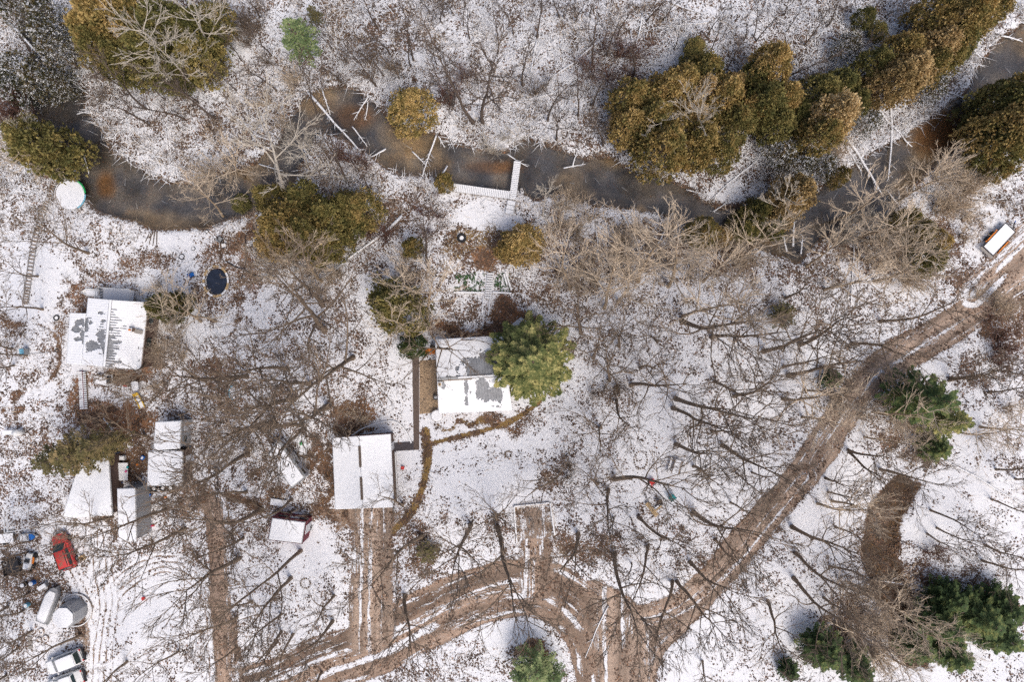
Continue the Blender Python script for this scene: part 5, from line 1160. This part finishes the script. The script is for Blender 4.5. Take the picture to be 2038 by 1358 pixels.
CON = {'cedar': ('cedar_tree', 'cedar', 'bronze-green cedar', 'cedars'), 'snowy': ('cedar_tree', 'cedar', 'dark snow-flecked cedar', 'snow-flecked cedars'), 'hemlock': ('hemlock_tree', 'evergreen tree', 'bright yellow-green hemlock', None),
       'spruce': ('spruce_tree', 'evergreen tree', 'dark green spruce', 'dark spruces'), 'pine': ('pine_tree', 'evergreen tree', 'blue-green pine', 'small pines'), 'arbor': ('arborvitae', 'evergreen tree', 'tall green arborvitae', None)}
def put_con(cx, cy, r, h, key='cedar', mt='cedar', rng=rr, label=None, sy=1.0):
    zc = h*.6; c = P(cx, cy, zc); k = (H-zc)/H/S
    L_ = PC[(key, mt)]; tm, fm, R_, H_ = L_[rng.randrange(len(L_))]
    nm, cat, look, grp = CON[key]
    base = Vector((c.x, c.y, gz(c.x, c.y)))
    e = thing(nm, base, label or '', cat, grp, rng.uniform(0, 6.28)); s = r*k/R_/(.92 if key != 'arbor' else .95); e.scale = (s, s*sy, h/H_)
    for n_, m_ in (('trunk', tm), ('crown', fm)):
        o = bpy.data.objects.new(n_, m_); col.objects.link(o); o.parent = e
    if not label:
        q = {'cedar': 'olive-and-bronze', 'cedar_green': 'dark green', 'cedar_light': 'pale bronze', 'cedar_snow': 'snow-flecked', 'hemlock': 'yellow-green', 'spruce': 'dark', 'pine': 'blue-green', 'olive': 'olive'}[mt]
        sz = 'small' if r < 24 else ('large' if r > 42 else 'mid-sized')
        PENDING.append((e, {'cedar': 'cedar', 'snowy': 'cedar', 'hemlock': 'hemlock', 'spruce': 'spruce', 'pine': 'pine', 'arbor': 'arborvitae'}[key], sz+' '+q, base.x, base.y))
    return e
CED = """215,40,50;200,92,42;262,22,46;330,58,50,g;300,108,46,g;382,62,46,g;392,112,42,g;250,122,36,g;340,140,36,g;425,40,34;240,70,40;78,292,50,g;50,270,36,g;98,312,30,g
883,362,17;535,395,28,g;600,398,34,g;565,452,46;618,470,46;655,432,38,g;720,415,34;655,478,34,g;545,480,34,l;600,430,36;690,450,28,g;820,492,19;1040,485,36;1005,500,18
1258,198,38;1298,245,46;1258,250,40;1330,190,42;1402,142,34;1362,168,38;1370,228,42,l;1320,295,46;1390,285,42;1440,192,40;1462,245,38;1430,298,38;1462,168,24,l;1520,205,38,g;1560,195,32;1548,245,34,g;1385,92,18,g;1380,115,20,g
1535,128,38;1505,155,32,g;1672,172,34,g;1632,185,38,g;1660,230,40,l;1632,268,36;1775,160,38,l;1810,145,42,l;1737,130,32,g;1798,98,33;1866,88,36,l;1905,40,42;1940,27,38;1862,22,36;1980,15,28;1848,130,32;1905,78,38,g;1890,110,28,g
1723,32,18,g;1750,60,16,g;2008,210,46,g;2000,257,46;1992,291,38,g;2034,190,44;2034,285,42;2030,240,40,g;1987,340,20;1676,349,18;1588,383,36,l;1568,408,36,l;1514,420,26,g;1545,440,28,g;1400,462,28;1488,450,28,g;1440,470,18,l
1832,460,26;1805,437,22,g;1848,515,28,g;325,612,28,g;350,602,20,g;1300,210,34;1420,240,34;1345,255,36;1400,180,30,l;1490,215,30;1700,205,26,g;1590,225,30,g;1825,110,30;690,405,24,g;630,500,26,g;1870,480,22;470,400,16,g;270,60,40,g;180,60,36"""
MM = {'g': 'cedar_green', 'l': 'cedar_light'}
for ln in CED.replace('\n', ';').split(';'):
    a = ln.split(','); r = float(a[2]); mt = MM[a[3]] if len(a) > 3 else 'cedar'
    put_con(float(a[0]), float(a[1]), r, max(2.5, min(12, r*.22+rr.uniform(-1.8, 2.2))), 'cedar', mt)
put_con(817, 218, 38, 8, 'cedar', 'cedar', label='lone oval bronze-green cedar leaning over the river bank beside the fallen logs', sy=1.15)
for x, y, r in ((95,30,32),(100,70,32),(110,105,28),(25,130,34),(70,150,36),(20,165,32),(105,160,22),(35,30,26)): put_con(x, y, r, 7.5, 'snowy', 'cedar_snow')
for x, y, r in ((1640,330,26),(1600,320,26),(1730,240,24),(1690,90,24),(1860,170,26),(1560,300,30)): put_con(x, y, r, 4.5, 'snowy', 'cedar_snow')
put_con(1058, 718, 84, 14, 'hemlock', 'hemlock', label='large yellow-green hemlock overhanging the corner of the central cabin')
put_con(787, 612, 46, 10, 'arbor', 'cedar_green', label='tall green arborvitae between the garden slope and the central cabin', sy=1.35)
put_con(820, 690, 26, 6, 'arbor', 'spruce', label='short dark arborvitae at the head of the asphalt path')
put_con(1852, 795, 56, 12, 'spruce', 'spruce', label='dark green spruce beside the dirt road, the larger of a touching pair')
put_con(1895, 838, 40, 9, 'spruce', 'hemlock', label='yellow-tipped evergreen touching the dark spruce beside the dirt road')
put_con(1663, 755, 20, 4, 'spruce', 'spruce', label='small dark spruce half hidden by bare trees just above the dirt road')
for x, y, r in ((1898,1197,34),(1887,1250,42),(1958,1235,46),(2007,1215,38),(1998,1270,42),(1905,1310,36),(1648,1305,40),(1711,1335,36),(1870,895,28),(1840,1300,34),(1575,1340,20)): put_con(x, y, r*1.1, r*.17, 'spruce', 'spruce')
put_con(594, 76, 40, 9.5, 'pine', 'pine', label='lone blue-green pine in the snow above the river bend', sy=.9)
put_con(625, 30, 15, 5, 'pine', 'olive', label='small yellowish pine just behind the lone blue-green pine')
put_con(1068, 1330, 40, 7, 'pine', 'pine', label='bushy blue-green pine inside the curve of the lane')
put_con(1040, 1345, 26, 5, 'pine', 'pine'); put_con(1100, 1345, 24, 5, 'pine', 'pine')
put_con(852, 1100, 22, 1.8, 'pine', 'olive', label='round olive shrub in the snow right of the garage driveway')
for x, y, r in ((150,905,44),(195,890,34),(110,915,34),(225,880,22)): put_con(x, y, r, 9, 'pine', 'olive')
put_con(1560, 628, 26, 2.2, 'pine', 'olive', label='low olive shrub tangled with twigs above the dirt road')

# ---- shrubs
def gen_shrub(seed, stems=16, Hs=2.6, tw=7):
    rng = random.Random(seed); M_ = MB()
    for i in range(stems):
        a = rng.uniform(0, 6.28); tl = rng.uniform(.15, .95); d = Vector((math.cos(a)*tl, math.sin(a)*tl, 1)).normalized(); L = Hs*rng.uniform(.6, 1.15)
        p = Vector((rng.gauss(0, .12), rng.gauss(0, .12), -.1)); q = [p.copy()]
        for k in range(4): d = (d+Vector((rng.gauss(0, .14), rng.gauss(0, .14), .02))).normalized(); p = p+d*L/4; q.append(p.copy())
        M_.tube(q, [.042, .034, .027, .021, .012], 3, False)
        for k in range(tw):
            f = rng.uniform(.25, .98)*4; j = int(f); bp = q[j].lerp(q[j+1], f-j); bd = (q[j+1]-q[j]).normalized(); an = rng.uniform(.4, 1.0)
            nd = bd*math.cos(an)+rnd_perp(bd, rng)*math.sin(an); e2 = bp+nd*L*rng.uniform(.2, .42); M_.spike(bp, e2, .015)
            for m in range(3):
                g = bp.lerp(e2, rng.uniform(.3, .9)); M_.spike(g, g+(nd+rnd_perp(nd, rng)*rng.uniform(.5, 1)).normalized()*L*rng.uniform(.1, .2), .011)
    return M_
PS = {}
for mt in ('twig_tan', 'twig', 'twig_red', 'twig_pale'):
    PS[mt] = []
for s in range(4):
    M_ = gen_shrub(700+s)
    for mt in PS: PS[mt].append(M_.mesh('bare_shrub', MAT[mt]))
SHR = [ # cx,cy,rx,ry,n,material,size
 (1160,500,90,70,13,'twig_tan',1.3),(1300,500,90,70,13,'twig_tan',1.3),(1420,510,80,50,9,'twig_tan',1.2),(1790,500,80,60,14,'twig_tan',1.6),(1850,380,80,60,12,'twig_tan',1.4),(1900,440,60,60,9,'twig_tan',1.2),(1700,440,60,50,7,'twig_pale',1.2),
 (1230,120,80,60,10,'twig_red',1.1),(900,160,60,70,8,'twig_red',1),(40,210,60,40,9,'twig_red',1.1),(80,180,60,50,6,'twig_red',.9),(710,300,60,30,9,'twig_red',.9),(460,350,50,50,9,'twig_tan',1.3),(560,200,40,90,9,'twig_tan',1.1),(600,270,40,40,7,'twig_pale',1.0),
 (340,680,30,60,9,'twig_tan',1.0),(270,760,50,20,5,'twig_tan',.8),(1750,1180,80,60,12,'twig_tan',1.5),(1720,1260,60,60,8,'twig_tan',1.3),(1850,1120,40,60,4,'twig_red',.9),(1980,680,50,60,10,'twig_red',1.1),(1960,610,50,30,6,'twig_tan',.9),(1700,800,60,40,6,'twig_tan',1.2),
 (1800,860,40,50,7,'twig_tan',1.2),(1980,850,50,40,6,'twig_tan',1.2),(640,550,50,40,7,'twig_tan',1.1),(560,530,50,30,6,'twig_pale',1.1),(810,560,50,60,7,'twig_tan',1.0),(1050,500,30,40,5,'twig_tan',1.0),(1230,370,60,16,6,'twig_tan',1.1),(1120,400,40,14,5,'twig_tan',1.0),
 (1640,450,50,40,6,'twig_pale',1.1),(1500,490,60,40,7,'twig_tan',1.2),(330,570,40,20,3,'twig_tan',.8),(860,420,30,50,6,'twig_red',.8),(760,470,50,40,6,'twig_red',.8),(200,200,80,60,6,'twig',.9),(720,130,80,60,6,'twig',1),(1040,180,60,60,6,'twig',1),
 (500,100,60,60,6,'twig',1),(1150,940,40,20,3,'twig',.9),(1210,780,60,20,5,'twig',.8),(700,830,40,20,4,'twig_tan',.7),(480,880,60,40,5,'twig_tan',.7),(1010,290,60,16,5,'twig_pale',.8),(1550,330,60,40,4,'twig',.9),(1690,330,60,50,5,'twig_tan',.9),(400,900,40,30,4,'twig_tan',.7),(1330,1000,1,1,0,'twig',1)]
nsh = 0
for cx, cy, rx, ry, n, mt, sz in SHR:
    for i in range(n):
        a = rr.uniform(0, 6.28); r = math.sqrt(rr.random()); x = cx+rx*r*math.cos(a); y = cy+ry*r*math.sin(a)
        p = P(x, y); g = gz(p.x, p.y)
        if g < -.5 or rr.random() < .28: continue
        o = bpy.data.objects.new('bare_shrub', rr.choice(PS[mt])); col.objects.link(o); p.z = g; o.location = p
        s = sz*rr.uniform(.75, 1.25); o.scale = (s, s, s*rr.uniform(.8, 1.2)); o.rotation_euler = (rr.uniform(-.15, .15), rr.uniform(-.15, .15), rr.uniform(0, 6.28))
        w = {'twig_tan': 'tan', 'twig': 'brown', 'twig_red': 'reddish-brown', 'twig_pale': 'pale grey'}[mt]
        tag(o, '', 'bare shrub', w+' bare shrubs'); PENDING.append((o, 'leafless shrub', w+(' large' if s > 1.2 else ' low'), p.x, p.y)); nsh += 1

# ---- fallen logs
LOGS = """10,38,175,187,5;115,130,149,117,9;155,280,173,345,3;335,240,350,360,2.5;330,258,345,350,2.5;340,275,378,255,2;380,180,380,270,2;355,330,362,358,2;612,183,717,303,6;639,173,656,227,3;734,190,703,237,3;732,200,725,237,2.5
869,268,840,350,4;872,270,884,292,2.5;890,329,850,398,4;767,295,734,315,4;802,432,640,556,7;602,281,615,325,3;507,268,544,281,3;513,325,562,339,2.5;717,93,778,73,3;805,61,859,44,3;551,44,608,32,3;1200,76,1078,169,5;1110,181,1000,208,4
1064,85,1000,112,4;1069,81,1056,149,4;1278,27,1264,95,4;1332,5,1406,29,4;1410,44,1305,58,3;1430,37,1454,47,3;1340,322,1384,325,3;1318,315,1295,342,3;1508,317,1417,396,5;1239,427,1278,521,4;1329,440,1301,501,4;1340,420,1322,457,4;1367,376,1406,390,3
1122,333,1166,325,3;1186,440,1190,521,3;1663,88,1703,159,3;1703,159,1732,184,3;1771,180,1771,356,6;1741,210,1818,291,5;1680,271,1757,385,7;1690,278,1720,332,4;1683,291,1717,339,4;1883,183,1932,194,3;1768,376,1790,408,3;1553,281,1590,264,3
1720,205,1700,244,3;1991,71,2038,80,4;1698,484,1693,606,3;1838,896,2045,1012,5;1732,1155,1800,1165,4;1211,1207,1165,1310,3;207,833,240,877,3;1940,105,1956,118,4;1480,310,1508,330,3;1255,60,1262,120,3;1640,62,1610,80,3;150,225,178,220,3
1580,490,1583,440,5;1568,500,1560,450,4;1596,505,1600,470,4;860,110,900,90,3;1120,120,1160,100,3;40,230,60,180,3;700,250,730,290,3;1010,305,1050,330,3;1140,330,1150,300,3;820,300,850,330,3;1420,420,1450,400,3;1540,30,1590,60,3"""
for ln in LOGS.replace('\n', ';').split(';'):
    x0, y0, x1, y1, w = map(float, ln.split(','))
    a = P(x0, y0); b = P(x1, y1); r = w/S/2
    for q in (a, b): q.z = max(gz(q.x, q.y), -.45)+r*.8+.04
    mid = (a+b)/2; L = (b-a).length; up = max(a.z, b.z, gz(mid.x, mid.y)+r)
    M_ = MB(); n = 7; pts = []; d = (b-a).normalized(); pr = Vector((-d.y, d.x, 0))
    off = rr.uniform(-.03, .03)*L
    for i in range(n):
        f = i/(n-1); q = a.lerp(b, f)+pr*(off*math.sin(f*math.pi)+rr.gauss(0, .02)*L*.3); q.z = max(q.z, gz(q.x, q.y)+r*.6); pts.append(q-mid)
    M_.tube(pts, [r*(1-.55*i/(n-1)) for i in range(n)], 7)
    for k in range(int(3+L*.9)):
        f = rr.uniform(.3, 1); i = min(int(f*(n-1)), n-2); q = pts[i].lerp(pts[i+1], f*(n-1)-i); sd_ = rr.choice((-1, 1))
        e_ = q+(d*rr.uniform(.3, .9)+pr*sd_*rr.uniform(.3, .8)+Vector((0, 0, rr.uniform(-.05, .45))))*rr.uniform(.5, 1.4)*min(1, L/4)
        M_.tube([q, q.lerp(e_, .5)+Vector((rr.gauss(0, .04), rr.gauss(0, .04), 0)), e_], [r*.3+.012, r*.2+.01, .01], 4)
    o = M_.build('fallen_log', MAT['log'], loc=mid, smooth=True); tag(o, '', 'log', 'snow-covered fallen logs')
    PENDING.append((o, 'fallen log', ('long ' if L > 7 else 'short ')+('thick' if w >= 5 else 'thin')+' snow-topped', mid.x, mid.y))

# ---- litter and undergrowth (countless): leaves, brambles, snowy twigs
rng = np.random.default_rng(7)
def scatter_pts(n, weight):
    out = []; 
    while sum(len(o) for o in out) < n:
        x = rng.uniform(-64, 64, 60000); y = rng.uniform(-43, 43, 60000)
        w = weight(x, y); k = rng.random(60000) < w; out.append(np.stack([x[k], y[k]], 1))
    return np.concatenate(out)[:n]
def leaf_mesh(name, n, mat, s0, s1, label, wfun):
    p = scatter_pts(n, wfun); z = samp(GZ, p[:, 0], p[:, 1])+.03
    a = rng.uniform(0, 6.28, n); s = rng.uniform(s0, s1, n); asp = rng.uniform(.4, .8, n); tz = rng.uniform(-.45, .45, (n, 2))
    ca, sa = np.cos(a), np.sin(a); V = []
    for u, v in ((-1, 0), (0, -1), (1, 0), (0, 1)):
        lx = u*s/2; ly = v*s*asp/2; V.append(np.stack([p[:, 0]+lx*ca-ly*sa, p[:, 1]+lx*sa+ly*ca, z+np.abs(lx)*.25+lx*tz[:, 0]+ly*tz[:, 1]], 1))
    V = np.stack(V, 1).reshape(-1, 3); me_ = bpy.data.meshes.new(name)
    me_.vertices.add(4*n); me_.vertices.foreach_set('co', V.astype(np.float32).ravel())
    me_.loops.add(4*n); me_.loops.foreach_set('vertex_index', np.arange(4*n, dtype=np.int32))
    me_.polygons.add(n); me_.polygons.foreach_set('loop_start', np.arange(0, 4*n, 4, dtype=np.int32)); me_.polygons.foreach_set('loop_total', np.full(n, 4, np.int32)); me_.update(calc_edges=True)
    me_.materials.append(mat); o = bpy.data.objects.new(name, me_); col.objects.link(o); tag(o, label, 'leaves', kind='stuff')
cl = lambda b: np.clip(b, 0, 1)
def wl(x, y):
    b = samp(bare, x, y); r = samp(road, x, y); cl_ = vnoise(x*1.1, y*1.1, 77)
    return np.where(b > 1.3, 0, cl(b*1.2-.02)*(1-.8*r)*np.clip(cl_*3.4-1.35, .03, 1))
MAT['leaf1'] = plain('dark_leaves', c4(.11, .07, .05), .8, .5, .7); MAT['leaf2'] = plain('copper_leaves', c4(.32, .16, .085), .8, .35, .7); MAT['leaf3'] = plain('grey_brown_leaves', c4(.2, .14, .105), .8, .35, .7)
leaf_mesh('fallen_leaves', 105000, MAT['leaf1'], .12, .34, 'dark brown fallen leaves scattered through the snow', wl)
leaf_mesh('fallen_leaves', 24000, MAT['leaf2'], .08, .22, 'copper-coloured fallen leaves scattered through the snow', wl)
leaf_mesh('fallen_leaves', 50000, MAT['leaf3'], .08, .26, 'grey-brown fallen leaves scattered through the snow', wl)
def stick_mesh(name, n, mat, L0, L1, r, label, wfun, tilt=.5, zoff=0, cat='undergrowth'):
    p = scatter_pts(n, wfun); z = samp(GZ, p[:, 0], p[:, 1])+zoff; a = rng.uniform(0, 6.28, n); L = rng.uniform(L0, L1, n); el = rng.uniform(0, tilt, n)
    d = np.stack([np.cos(a)*np.cos(el), np.sin(a)*np.cos(el), np.sin(el)], 1); s_ = np.stack([-np.sin(a), np.cos(a), np.zeros(n)], 1); u_ = np.cross(d, s_)
    b = np.stack([p[:, 0], p[:, 1], z], 1); V = np.stack([b+s_*r, b-s_*r, b-u_*r*1.2, b+d*L[:, None]], 1).reshape(-1, 3)
    k = np.arange(n)[:, None]*4; F = np.concatenate([k+[0, 1, 3], k+[1, 2, 3], k+[2, 0, 3]], 1).reshape(-1, 3)
    me_ = bpy.data.meshes.new(name); me_.from_pydata(V.tolist(), [], F.tolist()); me_.materials.append(mat)
    o = bpy.data.objects.new(name, me_); col.objects.link(o); tag(o, label, cat, kind='stuff')
def wu(x, y):
    b = samp(bare, x, y); r = samp(road, x, y); py = -y*S+CY; px = x*S+CX
    u = sstep(560, 330, py); c_ = vnoise(x*.5, y*.5, 99); th_ = np.clip(sstep(.42, .75, c_), .08, 1)
    return np.where(b > 1.3, .0, (u*.55+.10)*th_*(1-r)*np.where(b < .1, .08, 1))
stick_mesh('undergrowth', 26000, MAT['bark_dark'], .5, 1.5, .022, 'dark leafless brambles and saplings through the snow', wu, 1.1)
stick_mesh('undergrowth', 16000, MAT['twig_tan'], .5, 1.5, .018, 'dry tan stalks and twigs through the snow', wu, 1.1)
def wbank(x, y):
    b = samp(bare, x, y); py = -y*S+CY; c_ = vnoise(x*.3, y*.3, 55)
    return np.where(b > 1.3, .012, sstep(500, 300, py)*np.clip(c_*2-.6, 0.02, 1))
MAT['snowtwig'] = snowy('snowy_twigs', c4(.2, .15, .12), -.4, .3, .5, 3)
stick_mesh('snowy_twigs', 15000, MAT['snowtwig'], .5, 1.7, .035, 'snow-coated twigs lying along the river banks', wbank, .5, .12)
def wgrass(x, y):
    b = samp(bare, x, y); s_ = samp(soil[..., 0], x, y); return np.where((b > .5) & (b < 1.3), cl(b)*.9, .0)*(1-samp(road, x, y))
stick_mesh('dead_grass', 30000, plain('dead_grass', c4(.28, .17, .08), .9, .4, .6), .12, .4, .018, 'flattened brown grass and litter on bare ground', wgrass, .8, 0, 'grass')

finish_labels()
